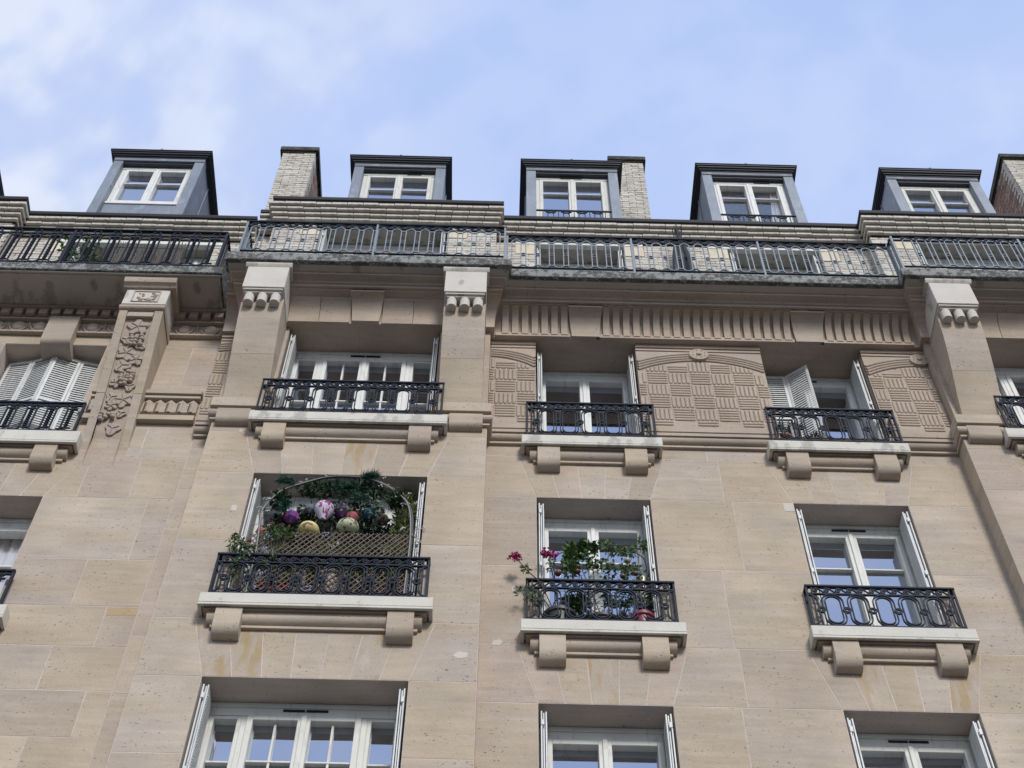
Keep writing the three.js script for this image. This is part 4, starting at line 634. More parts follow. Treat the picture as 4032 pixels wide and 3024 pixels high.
// ================================================================== the neighbouring building on the left
const next = thing('apartment_building', 'neighbouring limestone building with carved grape pilaster, louvred shutters and black iron balcony', 'building', -5.6, 0, 0);
next.position.set(0, 0, 0);
{
  const zN = -0.012, w1 = [-6.19, -4.93], w2 = [-6.15, -4.905], S1 = [15.545, 15.766], S2 = [12.645, 12.83], H1 = 17.87, H2 = 14.765;
  const hN = [[...w1, S1[1], H1], [...w2, S2[1], H2]], mOchre = tone(1.0, 0.90, 0.66);
  const w = grp('wall', next);
  mesh('mortar_bed', cells(-8.4, -3.503, 9.3, 18.6, hN).map(c => B(c[0], c[1], c[2], c[3], -0.36, zN - 0.0018)), mMortar, w);
  layStones(w, -8.4, -3.503, zN, [[18.08, 17.87, -4.2], [17.87, 17.0, -3.86], [17.0, 16.16, -3.95], [16.16, 15.52, -4.05], [15.52, 14.765, -4.55, -4.0], [14.765, 13.735, -3.772], [13.735, 13.02, -4.176], [13.02, 12.45, -3.816], [12.45, 11.86, -4.2], [11.86, 11.28, -3.74], [11.28, 10.70, -4.12], [10.70, 10.12, -3.8], [10.12, 9.3, -4.2]], hN.map(h => h), [arch(w2[0], w2[1], 14.765, 15.52, 5, [], 0.3)]);
  mesh('stone', poly([[-3.80, 12.885], [-3.51, 12.895], [-3.51, 13.005], [-3.79, 12.995]], zN - 0.02, zN + 0.002, 0.002), mOchre, w);
  mesh('lower_wall', B(-8.4, -3.503, 0, 9.3, -0.36, zN - 0.01), mStone, w);
  // string course: ledge, pointed teeth, fillet
  const s = grp('string_course', next);
  for (const [a, b] of [[-4.205, -3.54], [-4.83, -4.73]]) {
    mesh('ledge', [BB(a, b, 16.685, 16.757, zN, 0.085, 0.004), BB(a, b - 0.01, 16.625, 16.684, zN, 0.058, 0.004)], stones[1], s, [a, 0]);
    const n = Math.max(1, Math.round((b - a) / 0.13)), pts = [[a, 16.36]]; pts.push([b - 0.02, 16.36]); for (let i = n; i >= 0; i--) { const x = a + (b - 0.02 - a) * i / n; pts.push([x, 16.545]); if (i > 0) pts.push([x - (b - a) / n / 2, 16.622]); }
    mesh('pointed_teeth', poly(pts, zN, 0.034, 0.004), stones[0], s); mesh('fillet', BB(a, b - 0.01, 16.17, 16.268, zN, 0.062, 0.004), stones[3], s, [b, 0.3]);
    for (let i = 0; i < n; i++) { const x = a + (b - 0.02 - a) * (i + 0.5) / n; const g = new THREE.CylinderGeometry(0.042, 0.042, 0.19, 3, 1); g.rotateY(Math.PI / 6); g.scale(1, 1, 0.5); g.translate(x, 16.455, 0.034); mesh('tooth_ridge', g.toNonIndexed(), stones[0], s); }
  }
  // carved pilaster, bulging into a console
  const px0 = -4.735, px1 = -4.20, zc = y => { const P = [[15.3, -0.08], [15.75, -0.02], [16.2, 0.07], [16.7, 0.165], [17.2, 0.28], [17.6, 0.38], [17.92, 0.45]]; for (let i = 0; i + 1 < P.length; i++) if (y <= P[i + 1][0]) { const t = (y - P[i][0]) / (P[i + 1][0] - P[i][0]); return P[i][1] + (P[i + 1][1] - P[i][1]) * t; } return 0.45; };
  const p = grp('carved_pilaster', next), ys = Array.from({ length: 24 }, (_, i) => 15.32 + (17.92 - 15.32) * i / 23), cut = 16.55;
  const seg = (a, b, x0, x1, dz, m, uo) => { const q = [[zN, a], [zc(a) + dz, a], ...ys.filter(y => y > a + 0.01 && y < b - 0.01).map(y => [zc(y) + dz, y]), [zc(b) + dz, b], [zN, b]]; return mesh('stone', profX(q.reverse(), x0, x1, 0.6), m, p, uo); };
  for (const [a, b, m] of [[15.34, cut - 0.004, stones[0]], [cut + 0.004, 17.92, stones[3]]]) { seg(a, b, px0, px0 + 0.10, 0.022, m, [0.1, a]); seg(a, b, px1 - 0.10, px1, 0.022, m, [0.6, a]); seg(a, b, px0 + 0.10, px1 - 0.10, -0.012, mCarve, [0.9, a]); }
  mesh('band', [profX(Array.from({ length: 9 }, (_, i) => { const t = -Math.PI / 2 + Math.PI * i / 8; return [0.455 + 0.055 * Math.cos(t), 17.985 + 0.05 * Math.sin(t)]; }).concat([[zN, 18.035], [zN, 17.935]]).reverse(), px0 - 0.012, px1 + 0.012), BB(px0 + 0.11, px1 - 0.11, 17.80, 17.90, 0.35, 0.466, 0.004)], stones[2], p);
  mesh('console_block', [BB(px0 - 0.004, px1 + 0.004, 18.04, 18.40, zN, 0.50, 0.006)], mBleach, p, [0.3, 0.2]);
  mesh('rosette_frame', [BB(px0 + 0.10, px1 - 0.10, 18.335, 18.35, 0.49, 0.512, 0.003), BB(px0 + 0.10, px1 - 0.10, 18.085, 18.10, 0.49, 0.512, 0.003), BB(px0 + 0.10, px0 + 0.115, 18.10, 18.335, 0.49, 0.512, 0.003), BB(px1 - 0.115, px1 - 0.10, 18.10, 18.335, 0.49, 0.512, 0.003)], stones[0], p);
  const ros = []; const RR = rng(31); for (let i = 0; i < 26; i++) { const a = RR() * 6.28, r = 0.02 + 0.10 * Math.sqrt(RR()); const g = new THREE.SphereGeometry(rr(0.016, 0.034, RR), 7, 5); g.scale(1, 0.8, 0.7); g.translate((px0 + px1) / 2 + r * 1.15 * Math.cos(a), 18.218 + r * 0.85 * Math.sin(a), 0.498); ros.push(g.toNonIndexed()); } mesh('rosette', ros, mCarve, p);
  mesh('cap', [profX([[zN, 18.402], [0.53, 18.402], [0.55, 18.43], [0.585, 18.45], [0.60, 18.49], [0.60, 18.545], [zN, 18.545]].reverse(), px0 - 0.05, px1 + 0.07)], mCornice, p);
  const rel = [], cx = (px0 + px1) / 2;
  const leaf = (x, y, r, rot, lob) => { const n = 22, s = new THREE.Shape(); for (let i = 0; i <= n; i++) { const t = i / n * 6.2832, q = r * (0.80 + 0.20 * Math.cos(lob * t)); const X = q * Math.cos(t + rot), Y = q * Math.sin(t + rot); i ? s.lineTo(X, Y) : s.moveTo(X, Y); } const g = new THREE.ExtrudeGeometry(s, { depth: 0.012, bevelEnabled: true, bevelSize: 0.008, bevelThickness: 0.010, bevelSegments: 2 }); g.rotateX(0.2); g.translate(x, y, zc(y) - 0.010); rel.push(g.toNonIndexed()); for (let k = 0; k < lob; k++) { const v = new THREE.CapsuleGeometry(0.006, r * 0.7, 2, 5); v.translate(0, r * 0.4, 0); v.rotateZ(rot + k * 6.2832 / lob + 0.6); v.rotateX(0.2); v.translate(x, y, zc(y) + 0.018); rel.push(v.toNonIndexed()); } };
  const grapes = (x, y, n, sd) => { const Q = rng(sd); for (let i = 0; i < n; i++) { const yy = y - 0.045 * Math.floor(i / 3) - Q() * 0.02, g = new THREE.SphereGeometry(rr(0.026, 0.034, Q), 10, 7); g.translate(x + ((i % 3) - 1) * 0.062 + (Q() - 0.5) * 0.03, yy, zc(yy) + 0.016 + Q() * 0.012); rel.push(g.toNonIndexed()); } };
  leaf(cx + 0.01, 17.66, 0.14, 0.4, 5); grapes(cx + 0.03, 17.50, 12, 3); leaf(cx - 0.05, 17.22, 0.125, 1.2, 5); leaf(cx + 0.085, 17.12, 0.10, 0.2, 5); leaf(cx - 0.06, 17.02, 0.105, 2.0, 3); grapes(cx + 0.03, 16.90, 14, 5); leaf(cx + 0.06, 16.46, 0.125, 0.9, 5); leaf(cx - 0.08, 16.50, 0.08, 0.1, 3); grapes(cx - 0.07, 16.22, 7, 8); leaf(cx + 0.03, 16.0, 0.10, 0.3, 3); leaf(cx - 0.09, 17.44, 0.07, 0.7, 3); leaf(cx + 0.10, 17.34, 0.06, 1.4, 3); leaf(cx + 0.09, 16.68, 0.07, 0.5, 3); leaf(cx - 0.08, 16.74, 0.08, 1.1, 5); leaf(cx + 0.08, 16.24, 0.06, 0.2, 3); leaf(cx - 0.06, 16.36, 0.07, 0.8, 5);
  mesh('vine_relief', rel, mCarve, p);
  // egg frieze and dentils
  const f = grp('cornice', next);
  for (const [a, b] of [[-8.4, -5.73], [-5.35, px0 - 0.002], [px1 + 0.002, -3.56]]) {
    mesh('fillet', BB(a, b, 18.07, 18.105, zN, 0.05, 0.004), stones[1], f, [a, 0]); mesh('fillet', BB(a, b, 18.345, 18.375, zN, 0.075, 0.004), stones[0], f, [a, 0.4]); mesh('frieze_ground', BB(a, b, 18.105, 18.345, zN, 0.012, 0.002), mCarve, f, [a, 0.8]);
    const n = Math.max(1, Math.round((b - a) / 0.27));
    for (let i = 0; i < n; i++) { const x = a + (b - a) * (i + 0.5) / n; const g = new THREE.SphereGeometry(0.088, 16, 10); g.scale(1, 1.12, 0.5); g.translate(x, 18.245, 0.012); mesh('egg', g, mCarve, f); mesh('egg_shell', bar(Array.from({ length: 15 }, (_, k) => { const t = Math.PI + Math.PI * k / 14; return [x + 0.108 * Math.cos(t), 18.25 + 0.128 * Math.sin(t)]; }), 0.018, 0.07), mCarve, f); const d = new THREE.ConeGeometry(0.022, 0.16, 4); d.rotateX(Math.PI); d.translate(x + (b - a) / n / 2, 18.23, 0.02); if (i + 1 < n) mesh('dart', d.toNonIndexed(), mCarve, f); }
  }
  const dg = once('dentil', () => BB(-0.054, 0.054, 0, 0.115, -0.1, 0.125, 0.004));
  for (let x = -3.635; x > -8.3; x -= 0.159) if (x < px0 - 0.06 || x > px1 + 0.06) shared('dentil', dg, mCornice, f, x, 18.405, 0);
  mesh('dentil_band', [B(-8.4, px0, 18.376, 18.552, zN, 0.052), B(px1, -3.56, 18.376, 18.552, zN, 0.052), BB(-8.4, px0, 18.522, 18.551, 0.053, 0.16, 0.004), BB(px1, -3.56, 18.522, 18.551, 0.053, 0.16, 0.004)], mCornice, f);
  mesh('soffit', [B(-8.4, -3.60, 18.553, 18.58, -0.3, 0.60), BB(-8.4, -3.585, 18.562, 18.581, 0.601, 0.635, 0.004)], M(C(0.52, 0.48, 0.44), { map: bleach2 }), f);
  mesh('balcony_slab', BB(-8.4, -3.58, 18.582, 18.745, -0.4, 0.665, 0.008), mLichen, f, [0.3, 0.8]);
  const kp = [[zN, 18.32], [0.13, 18.32], [0.12, 18.0], [0.11, 17.83]]; for (let i = 1; i <= 6; i++) { const t = i / 6 * Math.PI / 2; kp.push([0.11 * Math.cos(t) + zN * 0, 17.83 - 0.09 * Math.sin(t)]); } kp.push([-0.2, 17.74], [-0.2, 17.868], [zN, 17.868]);
  mesh('keystone', profX(kp.slice().reverse(), -5.725, -5.355), stones[0], f);
  // windows
  makeWindow(next, w1[0] + 0.03, w1[1] - 0.03, S1[1], H1, -0.335, {}); makeWindow(next, w2[0] + 0.03, w2[1] - 0.03, S2[1], H2, -0.335, { curtain: [[-6.0, -4.98]], rows: [H2 - 0.75] });
  louvredShutter(next, [[-6.16, -0.27], [-5.85, -0.22], [-5.555, -0.115], [-5.25, -0.21], [-4.96, -0.27]], S1[1] + 0.02, 17.80);
  makeLedge(next, w1[0] - 0.2, w1[1] + 0.21, S1, zN, [w1[0] + 0.12, w1[1] - 0.12]); makeLedge(next, w2[0] - 0.2, w2[1] + 0.195, S2, zN, [w2[0] + 0.12, w2[1] - 0.12]);
  // black railing with beaded bars between long loops
  function beaded(x0, x1, z, yb, H, pitch, ringH) {
    const r = grp('balcony_railing', next, x1, yb, z), W = x1 - x0; const yt = H - ringH, yl = H > 0.9 ? 0.20 : 0.11;
    mesh('top_rail', BB(-W - 0.012, 0.012, H - 0.03, H, -0.022, 0.022, 0.004), mIron, r); mesh('rail', B(-W, 0, yt - 0.009, yt + 0.009, -0.011, 0.011), mIron, r); mesh('rail', B(-W, 0, yl - 0.009, yl + 0.009, -0.011, 0.011), mIron, r);
    const lw = pitch * 0.50, key = `bl${pitch}${H}`;
    const loop = once(key, () => bar(stadium(lw, yl + 0.010, yt - 0.010).map(p => [p[0] * (p[1] > yt - 0.07 || p[1] < yl + 0.07 ? 1.06 : 1), p[1]]), 0.016, 0.020, true));
    const bead = once(key + 'b', () => { const a = [B(-0.006, 0.006, yl, yt, -0.006, 0.006)]; const nb = Math.round((yt - yl - 0.14) / 0.042); for (let i = 0; i < nb; i++) { const g = new THREE.SphereGeometry(0.022, 7, 5); g.scale(1.15, 0.85, 1.15); g.translate(0, yl + 0.085 + i * 0.042, 0); a.push(g.toNonIndexed()); } a.push(B(-pitch * 0.25, pitch * 0.25, yt - 0.075, yt - 0.058, -0.009, 0.009), B(-pitch * 0.25, pitch * 0.25, yl + 0.055, yl + 0.072, -0.009, 0.009)); return merge(a); });
    const ring = once(key + 'r', () => { const a = [bar(circle(0.047), 0.012, 0.02, true).translate(0, yt + ringH * 0.5 - 0.012, 0)]; const g = new THREE.OctahedronGeometry(0.03); g.scale(1.4, 1, 0.6); g.translate(0, yt - 0.018, 0); a.push(g.toNonIndexed()); return merge(a); });
    const lr = once('lowring', () => bar(circle(0.045), 0.012, 0.02, true));
    for (let x = -pitch * 0.5, i = 0; x > -W + 0.03; x -= pitch, i++) { shared('beaded_bar', bead, mIron, r, x); shared('ring', ring, mIron, r, x); if (H > 0.9) shared('ring', lr, mIron, r, x, yl - 0.055); if (x - pitch * 0.5 > -W) shared('loop', loop, mIron, r, x - pitch * 0.5); }
    mesh('post', B(-0.014, 0.014, 0, H - 0.03, -0.014, 0.014), mIron, r); return r;
  }
  const tr = beaded(-8.3, -3.72, 0.56, 18.745, 1.13, 0.262, 0.135); mesh('post', B(-2.02, -1.99, 0, 1.1, -0.012, 0.012), mIron, tr);
  { const sr = grp('balcony_railing', next, -3.72, 18.745, 0.56); mesh('top_rail', BB(-0.02, 0.02, 1.10, 1.13, -0.7, -0.022, 0.004), mIron, sr); mesh('rail', B(-0.01, 0.01, 0.09, 0.11, -0.7, -0.02), mIron, sr); for (let z = -0.07; z > -0.7; z -= 0.075) mesh('bar', B(-0.010, 0.010, 0.1, 1.1, z - 0.009, z + 0.009), mIron, sr); }
  beaded(w1[0] - 0.11, w1[1] + 0.085, 0.07, S1[1], 0.68, 0.232, 0.06); beaded(w2[0] - 0.11, w2[1] + 0.085, 0.07, S2[1], 0.60, 0.232, 0.06);
  // attic
  const a = grp('attic_wall', next), G = 21.40, aw = [-6.14, -4.18], AHn = 20.98;
  mesh('wall_core', [...cells(-6.98, -3.56, 18.75, G, [[...aw, 18.75, AHn]]).map(c => B(c[0], c[1], c[2], c[3], -0.56, -0.235)), B(-8.4, -6.98, 18.75, G, -0.56, -0.012)], mBrickMortar, a);
  const t = [[], [], [], []]; brickFace(t, -6.98, -3.56, 18.75, G - 0.30, -0.222, [[...aw, 18.75, AHn]], 14); brickFace(t, -8.4, -6.98, 18.75, G - 0.30, 0.0, [], 15); t.forEach((q, i) => { mesh('brickwork', q, bricks[i], a).userData.kind = 'stuff'; });
  const gb = once('corbel0', () => BB(-0.113, 0.113, 0, 0.0615, -0.19, 0, 0.004));
  for (let k = 0; k < 4; k++) { const y = G - 0.073 * (k + 1), out = 0.200 - 0.046 * k; const run = (x0, x1, z) => { const n = Math.round((x1 - x0) / 0.232), s = (x1 - x0) / n; for (let i = 0; i < n; i++) shared('brick', gb, bricks[Math.floor(h3(i, k, 77) * 4)], a, x0 + s * (i + 0.5), y, z + (h3(i, k, 51) - 0.5) * 0.009).scale.x = s / 0.234; }; run(-6.98 + out * 0.6, -3.6, -0.22 + out); run(-8.3, -6.98 + out * 0.6, out); const o = shared('brick', gb, bricks[k], a, -6.98 + out * 0.6, y, out - 0.118); o.rotation.y = Math.PI / 2; }
  mesh('brick_backing', [profX([[-0.3, G - 0.292], [-0.2, G - 0.292], [-0.09, G], [-0.3, G]].reverse(), -6.98, -3.6), profX([[-0.3, G - 0.292], [0.02, G - 0.292], [0.13, G], [-0.3, G]].reverse(), -8.4, -6.96)], mBrickMortar, a);
  mesh('lintel', BB(aw[0] - 0.2, aw[1] + 0.2, AHn - 0.006, AHn + 0.08, -0.29, -0.208, 0.004), mWhite, a); mesh('lintel_end', BB(aw[0] - 0.30, aw[0] - 0.004, 20.68, AHn - 0.002, -0.26, -0.214, 0.004), mCream, a);
  makeWindow(next, aw[0] + 0.04, -5.06, 18.75, AHn - 0.008, -0.52, { top: 0.22 }); mesh('pier_panel', B(-5.05, -4.62, 18.75, AHn - 0.008, -0.6, -0.3), mWhiteOld, a); makeWindow(next, -4.61, aw[1] - 0.02, 18.75, AHn - 0.008, -0.44, { top: 0.10, rows: [20.2] });
  foldedShutter(next, aw[0] + 0.02, 1, 18.78, AHn - 0.06, -0.235, 0.26);
  const r = grp('roof', next); const gp = (z, x0, x1) => profX([[-0.4, G + 0.004], [z, G + 0.004], [z + 0.022, G + 0.02], [z + 0.036, G + 0.058], [z + 0.030, G + 0.084], [z, G + 0.088], [-0.4, G + 0.06]].reverse(), x0, x1);
  mesh('gutter', [gp(-0.02, -6.90, -3.60), gp(0.205, -8.4, -6.86)], mGutter, r); mesh('roof_slope', profX([[-0.1, G + 0.03], [-4.5, 24.0], [-4.5, G - 0.2], [-0.4, G - 0.2]], -8.4, -3.5), mZinc, r);
  dormer(next, -5.545, 1.42, { sill: 22.62, split: [21.4, 22.35, 23.05, 23.96], lean: 0 });
  dormer(next, -9.0, 1.42, { sill: 22.62 });

}


// ================================================================== things on the balconies
function leafGeo(list) {                                              // list of [pos, dir, up, len, width]; each leaf two folded quads
  const pos = []; const d = V3(), u = V3(), s = V3();
  for (const [p, dir, len, wid, roll] of list) {
    d.copy(dir).normalize(); u.set(0, 1, 0).addScaledVector(d, -d.y); if (u.lengthSq() < 1e-3) u.set(1, 0, 0); u.normalize().applyAxisAngle(d, roll); s.crossVectors(d, u);
    const P = (a, b, c) => [p.x + d.x * a + s.x * b + u.x * c, p.y + d.y * a + s.y * b + u.y * c, p.z + d.z * a + s.z * b + u.z * c];
    const A = P(0, 0, 0), Bq = P(len * 0.45, wid / 2, wid * 0.15), Cq = P(len, 0, -len * 0.12), Dq = P(len * 0.45, -wid / 2, wid * 0.15), E = P(len * 0.5, 0, 0);
    pos.push(...A, ...Bq, ...E, ...Bq, ...Cq, ...E, ...Cq, ...Dq, ...E, ...Dq, ...A, ...E);
  }
  const g = new THREE.BufferGeometry(); g.setAttribute('position', new THREE.Float32BufferAttribute(pos, 3)); g.computeVertexNormals(); return g;
}
const leafM = (r, g, b) => new THREE.MeshPhysicalMaterial({ color: C(r, g, b), roughness: 0.6, side: THREE.DoubleSide });
const mLeaf = leafM(0.085, 0.150, 0.042), mLeafDark = leafM(0.036, 0.075, 0.036), mLeafPale = leafM(0.11, 0.15, 0.10), mLime = leafM(0.13, 0.17, 0.025), mPine = leafM(0.018, 0.085, 0.055), mMagenta = leafM(0.36, 0.012, 0.12), mRed = leafM(0.30, 0.02, 0.05), mTwig = M(C(0.10, 0.075, 0.055)), mBerry = M(C(0.52, 0.52, 0.50), { roughness: 0.5 });
const rv = (R, a = 1) => V3(R() - 0.5, R() - 0.5, R() - 0.5).normalize().multiplyScalar(a);
function cloud(R, blobs, n, len, wid, up = 0.3) {                     // leaves scattered through ellipsoids [x,y,z,rx,ry,rz]
  const L = []; for (let i = 0; i < n; i++) { const b = blobs[Math.floor(R() * blobs.length)], v = rv(R, Math.pow(R(), 0.45)); const p = V3(b[0] + v.x * b[3], b[1] + v.y * b[4], b[2] + v.z * b[5]), d = v.clone().add(rv(R, 0.8)); d.y += up * (R() - 0.3); L.push([p, d, len * rr(0.6, 1.25, R), wid * rr(0.7, 1.2, R), R() * 6.28]); } return leafGeo(L);
}
function potGeo(r0, r1, h, rim = 0.018) { const p = [[0, 0], [r0, 0], [r0 + (r1 - r0) * 0.5, h * 0.5], [r1, h - 0.045], [r1 + rim, h - 0.04], [r1 + rim, h], [r1 - 0.012, h], [r1 - 0.02, h - 0.04], [0, h - 0.05]]; return toCreasedNormals(new THREE.LatheGeometry(p.map(q => new THREE.Vector2(q[0], q[1])), 28), 0.5); }

// --- silk lanterns in the bay window of the middle row
const silk = (seed, base, spots, amt, sc) => { const t = tex(256, (u, v) => { const f = sstep(0.58 - amt, 0.66 - amt, fbm(u * sc * 2, v * sc, seed, 4, sc * 2, sc)), g = fbm(u * 12, v * 6, seed + 9, 3, 12, 6); const k = 0.92 + 0.25 * (g - 0.5); return [0, 1, 2].map(i => (base[i] + (spots[i] - base[i]) * f) * k); }); return new THREE.MeshPhysicalMaterial({ map: t, roughness: 0.85, side: THREE.DoubleSide }); };
const LG = 'silk lanterns hanging in the bay window';
function lantern(name, label, x, y, z, r, prof, sides, mat, top = 14.86) {
  const t = thing(name, label, 'lantern', x, y - r, z, LG);
  const pts = prof.map(p => new THREE.Vector2(Math.max(0.002, p[0] * r), (p[1] + 1) * r)); const g = new THREE.LatheGeometry(pts, sides);
  // lathe uv kept, so that the printed silk wraps round the shade
  const ng = sides < 12 ? g.toNonIndexed() : g; ng.computeVertexNormals(); const m = new THREE.Mesh(ng, mat); m.name = 'shade'; m.castShadow = m.receiveShadow = true; t.add(m);
  const yb = pts[0].y, yt = pts[pts.length - 1].y, rb = Math.max(0.018, pts[0].x), c = new THREE.CylinderGeometry(rb + 0.003, rb * 0.8, 0.022, 16); c.translate(0, yb - 0.008, 0); mesh('bottom_ring', c, mBlack, t);
  const cp = new THREE.CylinderGeometry(0.02, 0.028, 0.016, 14); cp.translate(0, yt + 0.004, 0); mesh('top_cap', cp, mBlack, t);
  const L = top - (y - r) - yt; if (L > 0.03) { const cd = new THREE.CylinderGeometry(0.0025, 0.0025, L, 5); cd.translate(0, yt + L / 2, 0); mesh('cord', cd, mBlack, t); }
  const ts = new THREE.CylinderGeometry(0.004, 0.010, 0.05, 7); ts.translate(0, yb - 0.042, 0); mesh('tassel', ts, mBlack, t); return t;
}
const ball = [[0.22, -1.0], [0.50, -0.86], [0.80, -0.55], [0.97, -0.15], [0.98, 0.2], [0.84, 0.58], [0.55, 0.88], [0.22, 1.0]], balloon = [[0.24, -1.5], [0.34, -1.25], [0.62, -0.75], [0.90, -0.25], [1.0, 0.2], [0.92, 0.58], [0.68, 0.86], [0.25, 1.0]], flat = [[0.2, -0.72], [0.6, -0.62], [0.92, -0.32], [1.0, 0.0], [0.92, 0.32], [0.6, 0.60], [0.2, 0.72]], faceted = [[0.25, -1.0], [0.86, -0.45], [1.0, 0.15], [0.72, 0.8], [0.25, 1.0]];
lantern('lantern', 'small violet faceted lantern at the left of the bay window', -2.179, 14.294, 0.14, 0.082, faceted, 9, silk(3, [0.46, 0.26, 0.58], [0.70, 0.26, 0.55], 0.06, 5));
lantern('lantern', 'white balloon-shaped lantern with magenta flowers, in the middle of the bay window', -1.845, 14.385, 0.17, 0.105, balloon, 24, silk(13, [0.86, 0.84, 0.90], [0.62, 0.22, 0.50], -0.01, 6));
lantern('lantern', 'large plain deep purple faceted lantern right of the white one', -1.662, 14.455, 0.12, 0.098, faceted, 9, silk(23, [0.46, 0.24, 0.54], [0.38, 0.19, 0.48], 0.0, 3));
lantern('lantern', 'pink lantern half hidden behind the large purple one', -1.572, 14.40, 0.06, 0.088, ball, 20, silk(33, [0.74, 0.38, 0.44], [0.84, 0.55, 0.58], 0.0, 4));
lantern('lantern', 'small grey-blue lantern with a pink spot, left of the white balloon lantern', -2.006, 14.46, 0.13, 0.058, faceted, 8, silk(43, [0.42, 0.50, 0.56], [0.72, 0.45, 0.45], -0.06, 4));
lantern('lantern', 'pale yellow squat lantern behind the wooden lattice', -1.974, 14.085, 0.14, 0.112, flat, 24, silk(53, [0.92, 0.86, 0.58], [0.52, 0.42, 0.40], -0.02, 7), 14.5);
lantern('lantern', 'cream and green flowered squat lantern behind the wooden lattice', -1.578, 14.15, 0.14, 0.117, flat, 24, silk(63, [0.90, 0.90, 0.76], [0.42, 0.46, 0.36], 0.01, 7), 14.5);
lantern('lantern', 'turquoise blue lantern among the leaves', -1.374, 14.44, 0.10, 0.072, ball, 20, silk(73, [0.05, 0.42, 0.56], [0.10, 0.34, 0.46], 0.0, 4));
lantern('lantern', 'dark brown patterned lantern near the evergreen shrub', -1.229, 14.295, 0.14, 0.066, ball, 20, silk(83, [0.30, 0.24, 0.24], [0.60, 0.56, 0.54], 0.0, 6));
lantern('lantern', 'small coral lantern by the left shutter of the bay window', -2.456, 14.047, 0.14, 0.056, faceted, 9, silk(93, [0.84, 0.42, 0.40], [0.90, 0.60, 0.56], 0.0, 4), 14.1);

{ // garland arch: bent rods with berries, twigs and pine sprays
  const t = thing('garland_arch', 'bent metal arch with twigs, white berries and pine sprays over the lanterns', 'garland', -1.69, 12.79, 0.25), X = 1.69, Y = -12.79;
  const P = [[-2.44, 12.79], [-2.44, 13.5], [-2.45, 13.94], [-2.47, 14.2], [-2.41, 14.4], [-2.3, 14.58], [-2.09, 14.72], [-1.81, 14.83], [-1.45, 14.82], [-1.19, 14.69], [-1.0, 14.46], [-0.92, 14.22], [-0.9, 13.9], [-0.9, 13.59], [-0.9, 12.79]], A = P.map(p => V3(p[0] + X, p[1] + Y, 0)), cv = new THREE.CatmullRomCurve3(A), R = rng(5);
  mesh('arch_rod', tube(A.map(p => V3(p.x, p.y, p.z + 0.03)), 0.014, 90, 7), M(C(0.10, 0.10, 0.105)), t); mesh('arch_rod', tube(A.map((p, i) => V3(p.x * 0.985 + 0.006 * Math.sin(i * 2.1), p.y - 0.025 + 0.010 * Math.cos(i * 1.7), p.z + 0.055)), 0.0075, 90, 5), M(C(0.30, 0.29, 0.28)), t);
  const tw = [], be = []; const bg = new THREE.SphereGeometry(0.009, 7, 5).toNonIndexed();
  for (let i = 0; i < 90; i++) { const f = 0.20 + 0.62 * R(), p = cv.getPointAt(f), q = p.clone().add(V3((R() - 0.5) * 0.22, (R() - 0.55) * 0.20, (R() - 0.3) * 0.10)), m = p.clone().lerp(q, 0.5).add(rv(R, 0.025)); tw.push(tube([p, m, q], 0.0032, 6, 4)); if (i % 2 === 0) for (let k = 0; k < 3 + R() * 4; k++) { const b = bg.clone(); const o = rv(R, 0.03 * R()); b.scale(rr(0.8, 1.3, R), 1, 1); b.translate(q.x + o.x, q.y + o.y, q.z + o.z); be.push(b); } }
  mesh('twigs', tw, M(C(0.22, 0.20, 0.19)), t).userData.kind = 'stuff'; mesh('berries', be, mBerry, t).userData.kind = 'stuff';
  for (const [x, y, sx, dir] of [[-2.246, 14.684, 0.16, [-1, 0.2]], [-1.573, 14.611, 0.17, [-1, -0.1]], [-1.437, 14.419, 0.16, [-1, 0.05]], [-1.422, 14.80, 0.16, [1, 0.3]], [-2.229, 14.28, 0.14, [-0.2, -1]], [-1.72, 14.66, 0.12, [0.1, -1]]]) {
    const L = []; for (let i = 0; i < 330; i++) { const f = R(), p = V3(x + X + dir[0] * sx * (f - 0.5), y + Y + dir[1] * sx * (f - 0.5), 0.07 + (R() - 0.5) * 0.02); const d = V3(dir[0] * 0.6 + (R() - 0.5) * 1.3, dir[1] * 0.6 + (R() - 0.5) * 1.3, (R() - 0.3)); L.push([p, d, rr(0.06, 0.11, R), 0.007, R() * 6]); } mesh('pine_spray', leafGeo(L), mPine, t);
  }
  mesh('ivy_leaves', cloud(R, [[-1.78 + X, 14.60 + Y, -0.02, 0.14, 0.06, 0.06], [-1.56 + X, 14.56 + Y, -0.02, 0.12, 0.05, 0.06], [-1.36 + X, 14.52 + Y, 0, 0.12, 0.08, 0.08], [-1.30 + X, 14.30 + Y, 0, 0.10, 0.12, 0.08], [-1.62 + X, 14.27 + Y, 0.06, 0.08, 0.06, 0.04]], 190, 0.05, 0.04), mLeafPale, t); mesh('dark_backing_leaves', cloud(R, [[-1.9 + X, 14.70 + Y, -0.04, 0.28, 0.07, 0.08], [-1.45 + X, 14.70 + Y, -0.04, 0.25, 0.08, 0.08], [-2.3 + X, 14.45 + Y, 0, 0.1, 0.12, 0.06], [-1.1 + X, 14.5 + Y, 0, 0.08, 0.1, 0.06], [-2.08 + X, 14.38 + Y, -0.22, 0.12, 0.14, 0.04], [-1.7 + X, 14.2 + Y, -0.24, 0.5, 0.25, 0.04], [-2.2 + X, 14.05 + Y, -0.24, 0.25, 0.2, 0.04], [-1.3 + X, 14.2 + Y, -0.24, 0.25, 0.25, 0.04], [-1.7 + X, 13.8 + Y, -0.22, 0.6, 0.25, 0.04], [-1.7 + X, 14.52 + Y, -0.20, 0.5, 0.14, 0.05], [-2.25 + X, 14.3 + Y, -0.2, 0.16, 0.16, 0.05]], 4200, 0.06, 0.032), mLeafDark, t);  // dark leaves also added behind the lanterns, standing in for dark window glass
}
